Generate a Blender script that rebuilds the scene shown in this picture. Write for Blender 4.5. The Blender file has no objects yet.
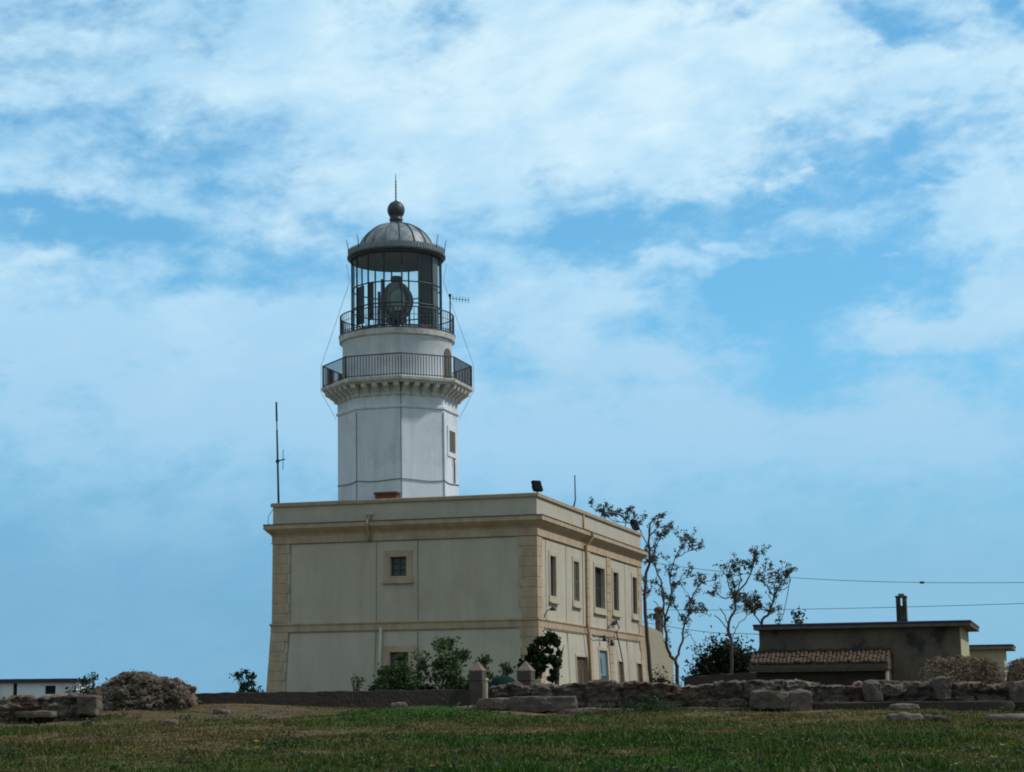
import bpy, bmesh, math, random
import numpy as np
from mathutils import Vector, Matrix, noise as mnoise

random.seed(7)
rng = np.random.default_rng(11)
S = bpy.context.scene
COL = S.collection

# ------------------------------------------------------------------ camera
F, PITCH, ROLL, IW, IH = 1920.4, 0.1675, 0.0092, 1024, 772
cam_d = bpy.data.cameras.new('camera')
cam = bpy.data.objects.new('camera', cam_d)
COL.objects.link(cam)
cam_d.sensor_width = 36.0
cam_d.lens = F / IW * 36.0
cam_d.clip_start = 0.1
cam_d.clip_end = 20000
cam.matrix_world = Matrix.Rotation(math.pi / 2 + PITCH, 4, 'X') @ Matrix.Rotation(-ROLL, 4, 'Z')
S.camera = cam

# ------------------------------------------------------------------ render look
S.view_settings.view_transform = 'Standard'
S.view_settings.look = 'None'
S.view_settings.exposure = 0.0
S.view_settings.gamma = 1.0
S.render.engine = 'CYCLES'
S.cycles.max_bounces = 6
S.cycles.transparent_max_bounces = 24
S.cycles.use_denoising = True
S.cycles.filter_width = 1.9

# ------------------------------------------------------------------ sun + sky
SUN_AZ, SUN_EL = math.radians(85), math.radians(47)     # azimuth clockwise from +Y (the view direction)
sd = bpy.data.lights.new('sun', 'SUN')
sd.energy = 2.7
sd.angle = math.radians(4)
sd.color = (1.0, 0.97, 0.92)
sun = bpy.data.objects.new('sun', sd)
COL.objects.link(sun)
to_sun = Vector((math.sin(SUN_AZ) * math.cos(SUN_EL), math.cos(SUN_AZ) * math.cos(SUN_EL), math.sin(SUN_EL)))
sun.rotation_euler = to_sun.to_track_quat('Z', 'Y').to_euler()
sun.location = (60, 40, 60)

world = bpy.data.worlds.new('World')
S.world = world
world.use_nodes = True


def build_sky():
    nt = world.node_tree
    N, L = nt.nodes, nt.links
    N.clear()

    def val(x):
        return x

    def math_(op, a, b=None, c=None, clamp=False):
        n = N.new('ShaderNodeMath')
        n.operation = op
        n.use_clamp = clamp
        for i, q in enumerate((a, b, c)):
            if q is None:
                continue
            if isinstance(q, (int, float)):
                n.inputs[i].default_value = q
            else:
                L.new(q, n.inputs[i])
        return n.outputs[0]

    def mix(fac, a, b):
        n = N.new('ShaderNodeMix')
        n.data_type = 'RGBA'
        for sock, q in ((n.inputs[0], fac), (n.inputs[6], a), (n.inputs[7], b)):
            if isinstance(q, (int, float)):
                sock.default_value = q
            elif isinstance(q, tuple):
                sock.default_value = (*q, 1)
            else:
                L.new(q, sock)
        return n.outputs[2]

    def sstep(x, lo, hi):
        n = N.new('ShaderNodeMapRange')
        n.interpolation_type = 'SMOOTHSTEP'
        L.new(x, n.inputs[0])
        n.inputs[1].default_value = lo
        n.inputs[2].default_value = hi
        return n.outputs[0]

    tc = N.new('ShaderNodeTexCoord')
    sp = N.new('ShaderNodeSeparateXYZ')
    L.new(tc.outputs['Generated'], sp.inputs[0])
    az = math_('ARCTAN2', sp.outputs[0], sp.outputs[1])
    el = math_('ARCSINE', sp.outputs[2])
    U = math_('MULTIPLY_ADD', az, 1.92, 0.512)          # thousandths of the lens' radian: 0..1 across the view
    V = math_('MULTIPLY_ADD', el, -1.92, 0.710)         # 0 high, 0.71 at the horizon

    def comb(x, y, z=0.0):
        n = N.new('ShaderNodeCombineXYZ')
        for i, q in enumerate((x, y, z)):
            if isinstance(q, (int, float)):
                n.inputs[i].default_value = q
            else:
                L.new(q, n.inputs[i])
        return n.outputs[0]

    def fbm(scale, sx, sy, skew, z, detail=8, rough=0.55, dist=0.0):
        x = math_('MULTIPLY', U, sx)
        y = math_('MULTIPLY', math_('MULTIPLY_ADD', U, skew, V), sy)
        n = N.new('ShaderNodeTexNoise')
        L.new(comb(x, y, z), n.inputs['Vector'])
        n.inputs['Scale'].default_value = scale
        n.inputs['Detail'].default_value = detail
        n.inputs['Roughness'].default_value = rough
        n.inputs['Distortion'].default_value = dist
        return n.outputs[0]

    # warp the layout a little so that no bank has a geometric outline
    w1 = fbm(6, 1, 1.6, 0, 3.1, 5, 0.6)
    w2 = fbm(6, 1, 1.6, 0, 9.7, 5, 0.6)
    Uw = math_('ADD', U, math_('MULTIPLY_ADD', w1, 0.30, -0.15))
    Vw = math_('ADD', V, math_('MULTIPLY_ADD', w2, 0.14, -0.07))

    def bank(u, v, su, sv, amp, slope=0.0):
        du = math_('SUBTRACT', Uw, u)
        dv = math_('SUBTRACT', math_('SUBTRACT', Vw, v), math_('MULTIPLY', du, slope))
        a = math_('MULTIPLY', du, 1.0 / su)
        b = math_('MULTIPLY', dv, 1.0 / sv)
        r = math_('MULTIPLY_ADD', a, a, math_('MULTIPLY', b, b))
        e = math_('POWER', 2.718, math_('MULTIPLY', r, -1.0))
        return math_('MULTIPLY', e, amp)

    banks = [
        # clear gaps
        (0.10, 0.232, 0.24, 0.024, -0.50, 0.10),
        (0.26, 0.195, 0.10, 0.018, -0.22, 0.25),
        (0.25, 0.285, 0.10, 0.014, -0.25, 0.10),
        (0.05, 0.135, 0.12, 0.014, -0.24, 0.05),
        (0.80, 0.285, 0.13, 0.075, -0.62, 0.0),
        (0.68, 0.235, 0.10, 0.026, -0.34, -0.2),
        (0.90, 0.165, 0.12, 0.026, -0.42, -0.12),
        (0.78, 0.150, 0.07, 0.020, -0.28, 0.0),
        (0.84, 0.385, 0.12, 0.030, -0.34, 0.05),
        (0.62, 0.275, 0.05, 0.020, -0.34, 0.1),
        (0.905, 0.050, 0.035, 0.018, -0.36, 0.1),
        (1.02, 0.025, 0.030, 0.020, -0.42, 0.0),
        (0.49, 0.262, 0.05, 0.020, -0.22, 0.0),
        # cloud banks
        (0.60, 0.120, 0.30, 0.10, 0.40, -0.05),
        (0.30, 0.080, 0.25, 0.06, 0.20, 0.1),
        (0.15, 0.350, 0.26, 0.055, 0.34, 0.08),
        (0.06, 0.195, 0.10, 0.014, 0.22, 0.02),
        (0.62, 0.335, 0.14, 0.045, 0.32, 0.12),
        (1.00, 0.220, 0.06, 0.030, 0.50, 0.0),
        (0.97, 0.325, 0.12, 0.030, 0.46, -0.2),
        (0.70, 0.268, 0.05, 0.012, 0.34, -0.1),
        (0.76, 0.242, 0.05, 0.008, 0.30, 0.0),
        (0.875, 0.268, 0.02, 0.008, 0.30, 0.2),
        (0.80, 0.192, 0.02, 0.010, 0.32, -0.2),
        (0.94, 0.090, 0.06, 0.030, 0.30, 0.0),
        (0.65, 0.430, 0.45, 0.040, 0.30, 0.02),
        (0.15, 0.440, 0.30, 0.050, 0.12, 0.0),
    ]
    d = 0.56
    for bk in banks:
        d = math_('ADD', bank(bk[0], bk[1], bk[2], bk[3], bk[4] * (0.80 if bk[4] < 0 else 1.0), bk[5]), d)
    n1 = fbm(5.2, 1.0, 2.1, -0.10, 0.0, 9, 0.56, 0.35)
    n3 = fbm(17, 1.0, 1.8, 0.12, 5.0, 7, 0.60, 0.2)
    d = math_('ADD', d, math_('MULTIPLY_ADD', n1, 1.15, -0.575))
    d = math_('ADD', d, math_('MULTIPLY_ADD', n3, 0.90, -0.45))
    n5 = fbm(44, 1.0, 1.7, 0.18, 14.0, 5, 0.62, 0.3)
    d = math_('ADD', d, math_('MULTIPLY_ADD', n5, 0.24, -0.12))
    cover = math_('MULTIPLY', sstep(d, 0.20, 0.84), 0.96)

    n2 = fbm(4.0, 1.0, 2.4, 0.22, 21.0, 7, 0.55, 0.3)
    lum = math_('ADD', math_('MULTIPLY_ADD', n2, 1.5, -0.50), math_('MULTIPLY', bank(0.66, 0.06, 0.34, 0.11, 0.40, -0.05), 1.0))
    n4 = fbm(13.0, 1.0, 2.0, 0.15, 33.0, 7, 0.6, 0.2)
    lum = math_('ADD', lum, math_('MULTIPLY_ADD', n4, 1.0, -0.5))
    lum = sstep(lum, 0.0, 1.0)

    sky = N.new('ShaderNodeTexSky')
    sky.sky_type = 'NISHITA'
    sky.sun_disc = False
    sky.sun_elevation = SUN_EL
    sky.sun_rotation = SUN_AZ
    sky.air_density = 1.0
    sky.dust_density = 0.6
    sky.ozone_density = 1.5
    tint = N.new('ShaderNodeMix')
    tint.data_type = 'RGBA'
    tint.blend_type = 'MULTIPLY'
    tint.inputs[0].default_value = 1.0
    L.new(sky.outputs[0], tint.inputs[6])
    tint.inputs[7].default_value = (0.72, 1.40, 1.58, 1)
    blue = mix(0.35, tint.outputs[2], (1.75, 4.9, 7.7))
    haze = sstep(V, 0.33, 0.60)
    low = mix(sstep(U, 0.25, 0.85), (1.72, 3.95, 6.30), (2.35, 4.75, 7.0))
    blue = mix(math_('MULTIPLY', haze, 0.85), blue, low)
    cloud = mix(lum, (4.3, 7.1, 9.3), (7.5, 9.4, 10.2))
    cover = math_('MULTIPLY', cover, math_('MULTIPLY_ADD', sstep(V, 0.42, 0.60), -0.88, 1.0))
    cloud = mix(sstep(V, 0.22, 0.46), cloud, (3.75, 6.35, 8.6))
    col = mix(cover, blue, cloud)
    # overhead and behind the photographer an unseen grey cloud sheet is made up to tone the ambient light
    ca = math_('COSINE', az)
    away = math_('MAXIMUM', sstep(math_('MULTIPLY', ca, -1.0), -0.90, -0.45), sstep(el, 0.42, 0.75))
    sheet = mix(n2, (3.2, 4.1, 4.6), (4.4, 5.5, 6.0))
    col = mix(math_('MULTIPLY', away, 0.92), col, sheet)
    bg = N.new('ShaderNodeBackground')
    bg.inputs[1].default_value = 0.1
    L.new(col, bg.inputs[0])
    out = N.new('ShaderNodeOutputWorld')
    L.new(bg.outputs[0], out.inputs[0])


build_sky()

# ------------------------------------------------------------------ projection helpers (real positions from bearings)
_R = cam.matrix_world.to_3x3()


def ray(px, py):
    return _R @ Vector(((px - IW / 2) / F, -(py - IH / 2) / F, -1.0))


def at(px, py, Y):
    d = ray(px, py)
    return d * (Y / d.y)


def zat(py, Y, px=399):
    return at(px, py, Y).z


# ------------------------------------------------------------------ terrain height
_PY = [-60, 0, 15, 25, 32, 37, 44, 50, 54, 60, 80, 200, 330, 600, 4000]
_PZ = [-2.0, -1.6, -1.28, -1.06, -0.78, -0.56, -0.27, -0.09, 0.03, 0.16, 0.42, 0.42, -6, -11, -11]


def vnoise(x, y, seed=0):
    x = np.asarray(x, float)
    y = np.asarray(y, float)
    xi = np.floor(x)
    yi = np.floor(y)
    fx = x - xi
    fy = y - yi
    fx = fx * fx * (3 - 2 * fx)
    fy = fy * fy * (3 - 2 * fy)

    def h(a, b):
        s = np.sin(a * 127.1 + b * 311.7 + seed * 74.7) * 43758.5453
        return s - np.floor(s)
    return (h(xi, yi) * (1 - fx) + h(xi + 1, yi) * fx) * (1 - fy) + (h(xi, yi + 1) * (1 - fx) + h(xi + 1, yi + 1) * fx) * fy


def fbm2(x, y, seed=0, oct=4):
    s = 0
    a = 0.5
    t = 0
    for o in range(oct):
        s = s + a * vnoise(x * 2 ** o, y * 2 ** o, seed + o * 3)
        t += a
        a *= 0.5
    return s / t


def gz(x, y):
    x = np.asarray(x, float)
    y = np.asarray(y, float)
    z = np.interp(y, _PY, _PZ)
    near = np.clip((70 - y) / 20, 0, 1) * np.clip((y - 5) / 10, 0, 1)
    z = z + near * ((fbm2(x * 0.22, y * 0.22, 5) - 0.5) * 0.22 + (fbm2(x * 0.9, y * 0.9, 15) - 0.5) * 0.10)
    # grassy mound by the gate, slight fall towards the sides
    z = z + 0.24 * np.exp(-((x + 2.0) / 2.0) ** 2 - ((y - 48.5) / 2.2) ** 2)
    z = z + 0.24 * np.exp(-((x + 10.0) / 5.5) ** 2 - ((y - 54.5) / 4.2) ** 2)
    z = z - 0.010 * np.clip(-x - 4, 0, 20) * near * np.clip((60 - y) / 10, 0, 1)
    return z


def gz1(x, y):
    return float(gz(np.array([x]), np.array([y]))[0])


# ------------------------------------------------------------------ object helpers
WLOC = {}


def tag(o, label=None, cat=None, group=None, kind=None):
    if label:
        o['label'] = label
    if cat:
        o['category'] = cat
    if group:
        o['group'] = group
    if kind:
        o['kind'] = kind
    return o


def empty(name, loc, label, cat, group=None):
    o = bpy.data.objects.new(name, None)
    COL.objects.link(o)
    o.location = loc
    o.empty_display_size = 0.3
    WLOC[o] = Vector(loc)
    return tag(o, label, cat, group)


class MB:
    """collects geometry in world coordinates, then links it as ONE mesh object"""

    def __init__(s):
        s.v = []
        s.f = []

    def add(s, verts, faces):
        n = len(s.v)
        s.v += [tuple(q) for q in verts]
        s.f += [tuple(i + n for i in f) for f in faces]

    def quad(s, a, b, c, d):
        s.add([a, b, c, d], [(0, 1, 2, 3)])

    def hexa(s, p):      # 8 points: bottom ring 0-3, top ring 4-7
        s.add(p, [(3, 2, 1, 0), (4, 5, 6, 7), (0, 1, 5, 4), (1, 2, 6, 5), (2, 3, 7, 6), (3, 0, 4, 7)])

    def box(s, x0, x1, y0, y1, z0, z1, fn=None):
        p = [(x0, y0, z0), (x1, y0, z0), (x1, y1, z0), (x0, y1, z0), (x0, y0, z1), (x1, y0, z1), (x1, y1, z1), (x0, y1, z1)]
        s.hexa([fn(*q) for q in p] if fn else p)

    def tube(s, pts, r, n=6, cap=True):
        pts = [Vector(p) for p in pts]
        rs = r if isinstance(r, (list, tuple)) else [r] * len(pts)
        base = len(s.v)
        prev = None
        for i, p in enumerate(pts):
            t = (pts[min(i + 1, len(pts) - 1)] - pts[max(i - 1, 0)])
            if t.length < 1e-9:
                t = Vector((0, 0, 1))
            t.normalize()
            if prev is None:
                ref = Vector((0, 0, 1)) if abs(t.z) < 0.9 else Vector((1, 0, 0))
                u = t.cross(ref).normalized()
            else:
                u = (prev - t * prev.dot(t)).normalized()
            prev = u
            w = t.cross(u)
            for k in range(n):
                a = 2 * math.pi * k / n
                s.v.append(tuple(p + (u * math.cos(a) + w * math.sin(a)) * rs[i]))
        for i in range(len(pts) - 1):
            for k in range(n):
                a = base + i * n + k
                b = base + i * n + (k + 1) % n
                s.f.append((a, b, b + n, a + n))
        if cap:
            s.f.append(tuple(base + k for k in reversed(range(n))))
            s.f.append(tuple(base + (len(pts) - 1) * n + k for k in range(n)))

    def lathe(s, cx, cy, prof, n=32, a0=0.0, close=False):
        base = len(s.v)
        for r, z in prof:
            for k in range(n):
                a = a0 + 2 * math.pi * k / n
                s.v.append((cx + r * math.cos(a), cy + r * math.sin(a), z))
        m = len(prof)
        for i in range(m if close else m - 1):
            for k in range(n):
                i2 = (i + 1) % m
                s.f.append((base + i * n + k, base + i * n + (k + 1) % n, base + i2 * n + (k + 1) % n, base + i2 * n + k))

    def build(s, name, mat, parent=None, smooth=False, bevel=0.0, loc=None, label=None):
        if parent is not None:
            o_ = WLOC[parent]
        elif loc is not None:
            o_ = Vector(loc)
        else:
            A = np.array(s.v)
            o_ = Vector(((A[:, 0].min() + A[:, 0].max()) / 2, (A[:, 1].min() + A[:, 1].max()) / 2, A[:, 2].min()))
        me = bpy.data.meshes.new(name)
        me.from_pydata([(a - o_.x, b - o_.y, c - o_.z) for a, b, c in s.v], [], s.f)
        me.validate()
        bm = bmesh.new()
        bm.from_mesh(me)
        bmesh.ops.recalc_face_normals(bm, faces=bm.faces)
        bm.to_mesh(me)
        bm.free()
        me.materials.append(mat)
        if smooth:
            me.shade_smooth()
        o = bpy.data.objects.new(name, me)
        COL.objects.link(o)
        if parent is not None:
            o.parent = parent
        else:
            o.location = o_
        WLOC[o] = o_.copy()
        if bevel:
            m = o.modifiers.new('bevel', 'BEVEL')
            m.width = bevel
            m.segments = 2
            m.limit_method = 'ANGLE'
        if label:
            o['label'] = label
        return o


def np_mesh(name, verts, faces4, mat, cols=None, loc=(0, 0, 0), parent=None, smooth=False):
    """fast path for many quads: verts (n,3), faces (m,4)"""
    l_ = WLOC[parent] if parent is not None else Vector(loc)
    verts = np.asarray(verts, np.float32) - np.array(l_, np.float32)
    me = bpy.data.meshes.new(name)
    k = faces4.shape[1]
    me.vertices.add(len(verts))
    me.vertices.foreach_set('co', verts.ravel())
    me.loops.add(faces4.size)
    me.loops.foreach_set('vertex_index', faces4.astype(np.int32).ravel())
    me.polygons.add(len(faces4))
    me.polygons.foreach_set('loop_start', np.arange(0, faces4.size, k, dtype=np.int32))
    me.update(calc_edges=True)
    if cols is not None:
        at_ = me.color_attributes.new('tone', 'FLOAT_COLOR', 'POINT')
        c4 = np.ones((len(verts), 4), np.float32)
        c4[:, :3] = cols
        at_.data.foreach_set('color', c4.ravel())
    me.materials.append(mat)
    if smooth:
        me.shade_smooth()
    o = bpy.data.objects.new(name, me)
    COL.objects.link(o)
    if parent is not None:
        o.parent = parent
    else:
        o.location = l_
    WLOC[o] = l_.copy()
    return o


# ------------------------------------------------------------------ materials
def new_mat(name):
    m = bpy.data.materials.new(name)
    m.use_nodes = True
    nt = m.node_tree
    return m, nt, nt.nodes['Principled BSDF']


def surf(name, c1, c2=None, scale=3.0, rough=0.85, bump=0.0, bscale=30.0, c3=None, stretch=None, metal=0.0, contrast=0.25, spec=0.3, detail=6, streak=0.0):
    """procedural surface: two or three tones mixed by noise in object space, plus a fine bump"""
    m, nt, b = new_mat(name)
    N, L = nt.nodes, nt.links
    tc = N.new('ShaderNodeTexCoord')
    mp = N.new('ShaderNodeMapping')
    L.new(tc.outputs['Object'], mp.inputs[0])
    if stretch:
        mp.inputs['Scale'].default_value = stretch
    n = N.new('ShaderNodeTexNoise')
    n.inputs['Scale'].default_value = scale
    n.inputs['Detail'].default_value = detail
    n.inputs['Roughness'].default_value = 0.6
    L.new(mp.outputs[0], n.inputs['Vector'])
    r = N.new('ShaderNodeValToRGB')
    e = r.color_ramp.elements
    e[0].position = 0.5 - contrast
    e[1].position = 0.5 + contrast
    c2 = c2 or tuple(x * 0.85 for x in c1)
    e[0].color = (*c2, 1)
    e[1].color = (*c1, 1)
    if c3:
        q = e.new(0.5 - contrast * 0.55)
        q.color = (*c3, 1)
        e[0].color = (*c2, 1)
    L.new(n.outputs[0], r.inputs[0])
    col = r.outputs[0]
    if streak:
        for sc_, st_, lo_, hi_ in ((1.0, (2.6, 2.6, 0.16), 0.50, 0.66), (0.55, (1, 1, 1), 0.52, 0.62), (6.0, (1, 1, 0.8), 0.58, 0.70)):
            mp2 = N.new('ShaderNodeMapping')
            mp2.inputs['Scale'].default_value = st_
            mp2.inputs['Location'].default_value = (sc_ * 7, 3.1, 1.7)
            L.new(tc.outputs['Object'], mp2.inputs[0])
            n3 = N.new('ShaderNodeTexNoise')
            n3.inputs['Scale'].default_value = sc_
            n3.inputs['Detail'].default_value = 9
            n3.inputs['Roughness'].default_value = 0.68
            L.new(mp2.outputs[0], n3.inputs['Vector'])
            mr = N.new('ShaderNodeMapRange')
            mr.inputs[1].default_value = lo_
            mr.inputs[2].default_value = hi_
            mr.inputs[3].default_value = 0.0
            mr.inputs[4].default_value = streak
            L.new(n3.outputs[0], mr.inputs[0])
            mx = N.new('ShaderNodeMix')
            mx.data_type = 'RGBA'
            mx.inputs[7].default_value = (c2[0] * 0.62, c2[1] * 0.58, c2[2] * 0.54, 1)
            L.new(mr.outputs[0], mx.inputs[0])
            L.new(col, mx.inputs[6])
            col = mx.outputs[2]
    L.new(col, b.inputs['Base Color'])
    b.inputs['Roughness'].default_value = rough
    b.inputs['Metallic'].default_value = metal
    b.inputs['Specular IOR Level'].default_value = spec
    if bump:
        n2 = N.new('ShaderNodeTexNoise')
        n2.inputs['Scale'].default_value = bscale
        n2.inputs['Detail'].default_value = 8
        L.new(tc.outputs['Object'], n2.inputs['Vector'])
        bp = N.new('ShaderNodeBump')
        bp.inputs['Strength'].default_value = bump
        bp.inputs['Distance'].default_value = 0.05
        L.new(n2.outputs[0], bp.inputs['Height'])
        L.new(bp.outputs[0], b.inputs['Normal'])
    return m


def attr_mat(name, rough=0.8, trans=0.0, nscale=0.0):
    """leaf, blade and soil material: colour of each leaf or clod comes from the mesh's 'tone' attribute"""
    m, nt, b = new_mat(name)
    N, L = nt.nodes, nt.links
    a = N.new('ShaderNodeAttribute')
    a.attribute_name = 'tone'
    b.inputs['Roughness'].default_value = rough
    b.inputs['Specular IOR Level'].default_value = 0.08
    col = a.outputs['Color']
    if nscale:
        tc = N.new('ShaderNodeTexCoord')
        n = N.new('ShaderNodeTexNoise')
        n.inputs['Scale'].default_value = nscale
        n.inputs['Detail'].default_value = 8
        L.new(tc.outputs['Object'], n.inputs['Vector'])
        mr = N.new('ShaderNodeMapRange')
        mr.inputs[1].default_value = 0.3
        mr.inputs[2].default_value = 0.7
        mr.inputs[3].default_value = 0.62
        mr.inputs[4].default_value = 1.35
        L.new(n.outputs[0], mr.inputs[0])
        vm = N.new('ShaderNodeVectorMath')
        vm.operation = 'SCALE'
        L.new(col, vm.inputs[0])
        L.new(mr.outputs[0], vm.inputs['Scale'])
        col = vm.outputs[0]
    L.new(col, b.inputs['Base Color'])
    if trans:
        t = N.new('ShaderNodeBsdfTranslucent')
        L.new(col, t.inputs[0])
        mx = N.new('ShaderNodeMixShader')
        mx.inputs[0].default_value = trans
        L.new(b.outputs[0], mx.inputs[1])
        L.new(t.outputs[0], mx.inputs[2])
        L.new(mx.outputs[0], N['Material Output'].inputs[0])
    return m


M = {}
M['plaster'] = surf('panel_plaster', (0.475, 0.44, 0.358), (0.42, 0.388, 0.312), 1.4, 0.92, 0.2, 40, stretch=(1, 1, 0.3), contrast=0.17, streak=0.17)
M['trim'] = surf('sandstone_trim', (0.475, 0.37, 0.262), (0.375, 0.285, 0.195), 2.5, 0.92, 0.25, 25, stretch=(1, 1, 0.6), contrast=0.16, streak=0.35)
M['coping'] = surf('stone_coping', (0.42, 0.34, 0.24), (0.27, 0.20, 0.14), 3.0, 0.92, 0.2, 20)
M['drip'] = surf('lead_drip_edge', (0.09, 0.07, 0.06), (0.05, 0.04, 0.035), 4.0, 0.8)
M['white'] = surf('whitewash', (0.69, 0.76, 0.83), (0.60, 0.66, 0.715), 1.1, 0.9, 0.15, 30, stretch=(1.4, 1.4, 0.3), contrast=0.18, streak=0.28)
M['white_trim'] = surf('weathered_white_stone', (0.63, 0.64, 0.64), (0.42, 0.41, 0.385), 3.2, 0.92, 0.2, 20, contrast=0.18, streak=0.4)
M['corbel'] = surf('rusty_white_corbel', (0.68, 0.69, 0.68), (0.46, 0.43, 0.39), 3.5, 0.92, 0.2, 20, contrast=0.22)
M['lead'] = surf('lead_roof', (0.34, 0.38, 0.41), (0.10, 0.115, 0.13), 2.6, 0.55, 0.1, 25, metal=0.2, contrast=0.2)
M['crest'] = surf('grey_zinc_crest', (0.28, 0.32, 0.36), (0.16, 0.185, 0.21), 5, 0.6)
M['lead_dark'] = surf('dark_lead', (0.078, 0.092, 0.11), (0.042, 0.051, 0.062), 5, 0.5, 0.08, 25, metal=0.3)
M['housing'] = surf('black_lamp_housing', (0.012, 0.014, 0.02), (0.008, 0.009, 0.012), 5, 0.7, spec=0.1)
M['surround'] = surf('cream_surround', (0.47, 0.415, 0.315), (0.38, 0.33, 0.245), 3, 0.92, 0.15, 25)
M['iron'] = surf('painted_iron', (0.045, 0.05, 0.055), (0.025, 0.027, 0.03), 8, 0.55)
M['rust_iron'] = surf('rusty_iron', (0.115, 0.075, 0.062), (0.06, 0.043, 0.038), 6, 0.7)
M['rust'] = surf('rust', (0.15, 0.065, 0.035), (0.08, 0.035, 0.02), 6, 0.8)
M['tower_cable'] = surf('grey_cable', (0.16, 0.17, 0.18), (0.09, 0.10, 0.11), 6, 0.8)
M['eaves'] = surf('shaded_eaves_tile', (0.10, 0.07, 0.055), (0.05, 0.04, 0.035), 5, 0.9)  # band of shadow at the eaves put into the tile colour
M['cable'] = surf('black_cable', (0.03, 0.03, 0.035), (0.02, 0.02, 0.022), 6, 0.7)
M['brick'] = surf('red_brick', (0.21, 0.075, 0.055), (0.13, 0.05, 0.04), 9, 0.9, 0.2, 30)
M['pane_grey'] = surf('dusty_grey_pane', (0.115, 0.12, 0.12), (0.08, 0.085, 0.085), 4, 0.5)
M['shutter'] = surf('weathered_shutter', (0.038, 0.032, 0.027), (0.02, 0.017, 0.015), 5, 0.7, 0.1, 20, stretch=(1, 1, 6))
M['shutter_grey'] = surf('grey_shutter', (0.125, 0.115, 0.098), (0.075, 0.07, 0.06), 5, 0.7, 0.1, 20, stretch=(1, 1, 6))
M['brown_door'] = surf('brown_wood_door', (0.105, 0.07, 0.045), (0.06, 0.04, 0.028), 5, 0.7, 0.1, 20, stretch=(5, 5, 0.6))
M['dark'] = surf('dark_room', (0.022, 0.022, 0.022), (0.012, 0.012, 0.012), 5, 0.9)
M['blue_door'] = surf('blue_painted_door', (0.17, 0.27, 0.33), (0.11, 0.19, 0.25), 4, 0.5)
M['blue_dark'] = surf('dark_blue_panel', (0.03, 0.06, 0.085), (0.02, 0.04, 0.06), 4, 0.45)
M['pipe'] = surf('ochre_downpipe', (0.36, 0.265, 0.155), (0.27, 0.19, 0.11), 4, 0.65)
M['pale_pipe'] = surf('pale_plastic_pipe', (0.52, 0.49, 0.40), (0.45, 0.42, 0.34), 4, 0.5)
M['roof_felt'] = surf('roof_felt', (0.20, 0.16, 0.14), (0.15, 0.12, 0.10), 2, 0.9)
M['concrete'] = surf('stained_render', (0.15, 0.12, 0.088), (0.038, 0.037, 0.034), 0.75, 0.95, 0.3, 12, c3=(0.085, 0.075, 0.062), contrast=0.10, stretch=(1, 1, 0.8))
M['cream'] = surf('cream_render', (0.43, 0.39, 0.27), (0.35, 0.31, 0.21), 2, 0.93, 0.1, 20)
M['slab'] = surf('concrete_roof_slab', (0.13, 0.105, 0.095), (0.07, 0.058, 0.055), 3, 0.9, 0.2, 15)
M['slate'] = surf('blue_black_edging', (0.045, 0.04, 0.085), (0.03, 0.027, 0.055), 4, 0.6)
M['tile'] = surf('old_clay_tile', (0.088, 0.052, 0.030), (0.032, 0.023, 0.019), 2.0, 0.92, 0.3, 25, c3=(0.058, 0.037, 0.024), contrast=0.13)
M['wall_stone'] = surf('rough_limestone', (0.15, 0.118, 0.095), (0.05, 0.038, 0.033), 1.7, 0.96, 0.8, 9, c3=(0.13, 0.095, 0.078), contrast=0.20)
M['block_stone'] = surf('cut_limestone', (0.145, 0.12, 0.098), (0.038, 0.031, 0.028), 3.2, 0.96, 0.9, 14, c3=(0.085, 0.068, 0.056), contrast=0.22)
M['old_render'] = surf('old_dark_render', (0.062, 0.049, 0.041), (0.024, 0.020, 0.018), 1.6, 0.96, 0.7, 10, c3=(0.042, 0.034, 0.029), contrast=0.2)
M['straw'] = surf('matted_straw', (0.20, 0.155, 0.11), (0.08, 0.06, 0.047), 2.5, 0.97, 0.8, 18, c3=(0.14, 0.105, 0.078), contrast=0.2)
M['post_stone'] = surf('gatepost_stone', (0.112, 0.09, 0.078), (0.06, 0.048, 0.043), 3, 0.95, 0.4, 16)
M['cap_stone'] = surf('gatepost_cap', (0.24, 0.185, 0.145), (0.12, 0.09, 0.073), 4, 0.95, 0.4, 16)
M['tarp'] = surf('dark_green_cloth', (0.006, 0.024, 0.024), (0.004, 0.016, 0.016), 4, 0.9, spec=0.05)
M['bark'] = surf('grey_bark', (0.11, 0.09, 0.078), (0.055, 0.045, 0.04), 4, 0.95, 0.4, 14, stretch=(3, 3, 0.7))
M['twig'] = attr_mat('dry_twigs', 0.95)
M['leaf'] = attr_mat('leaves', 0.55, 0.25)
M['grass'] = attr_mat('grass_blades', 0.75, 0.25)
M['wall_rock'] = attr_mat('weathered_rock', 0.97, 0.0, 22.0)
M['soil'] = attr_mat('turf_and_soil', 0.97, 0.0, 7.0)
M['curtain'] = surf('dark_curtain', (0.03, 0.045, 0.065), (0.018, 0.028, 0.04), 2, 0.8, stretch=(6, 6, 0.4))
M['sheen_insulator_grey'] = surf('grey_sheen_and_insulator', (0.24, 0.27, 0.28), (0.17, 0.19, 0.20), 2, 0.8, stretch=(6, 6, 0.4))  # grey for the painted pane reflection, also for the mast insulator
M['brass'] = surf('tarnished_brass', (0.09, 0.085, 0.07), (0.05, 0.05, 0.045), 4, 0.4, metal=0.6)


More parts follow.
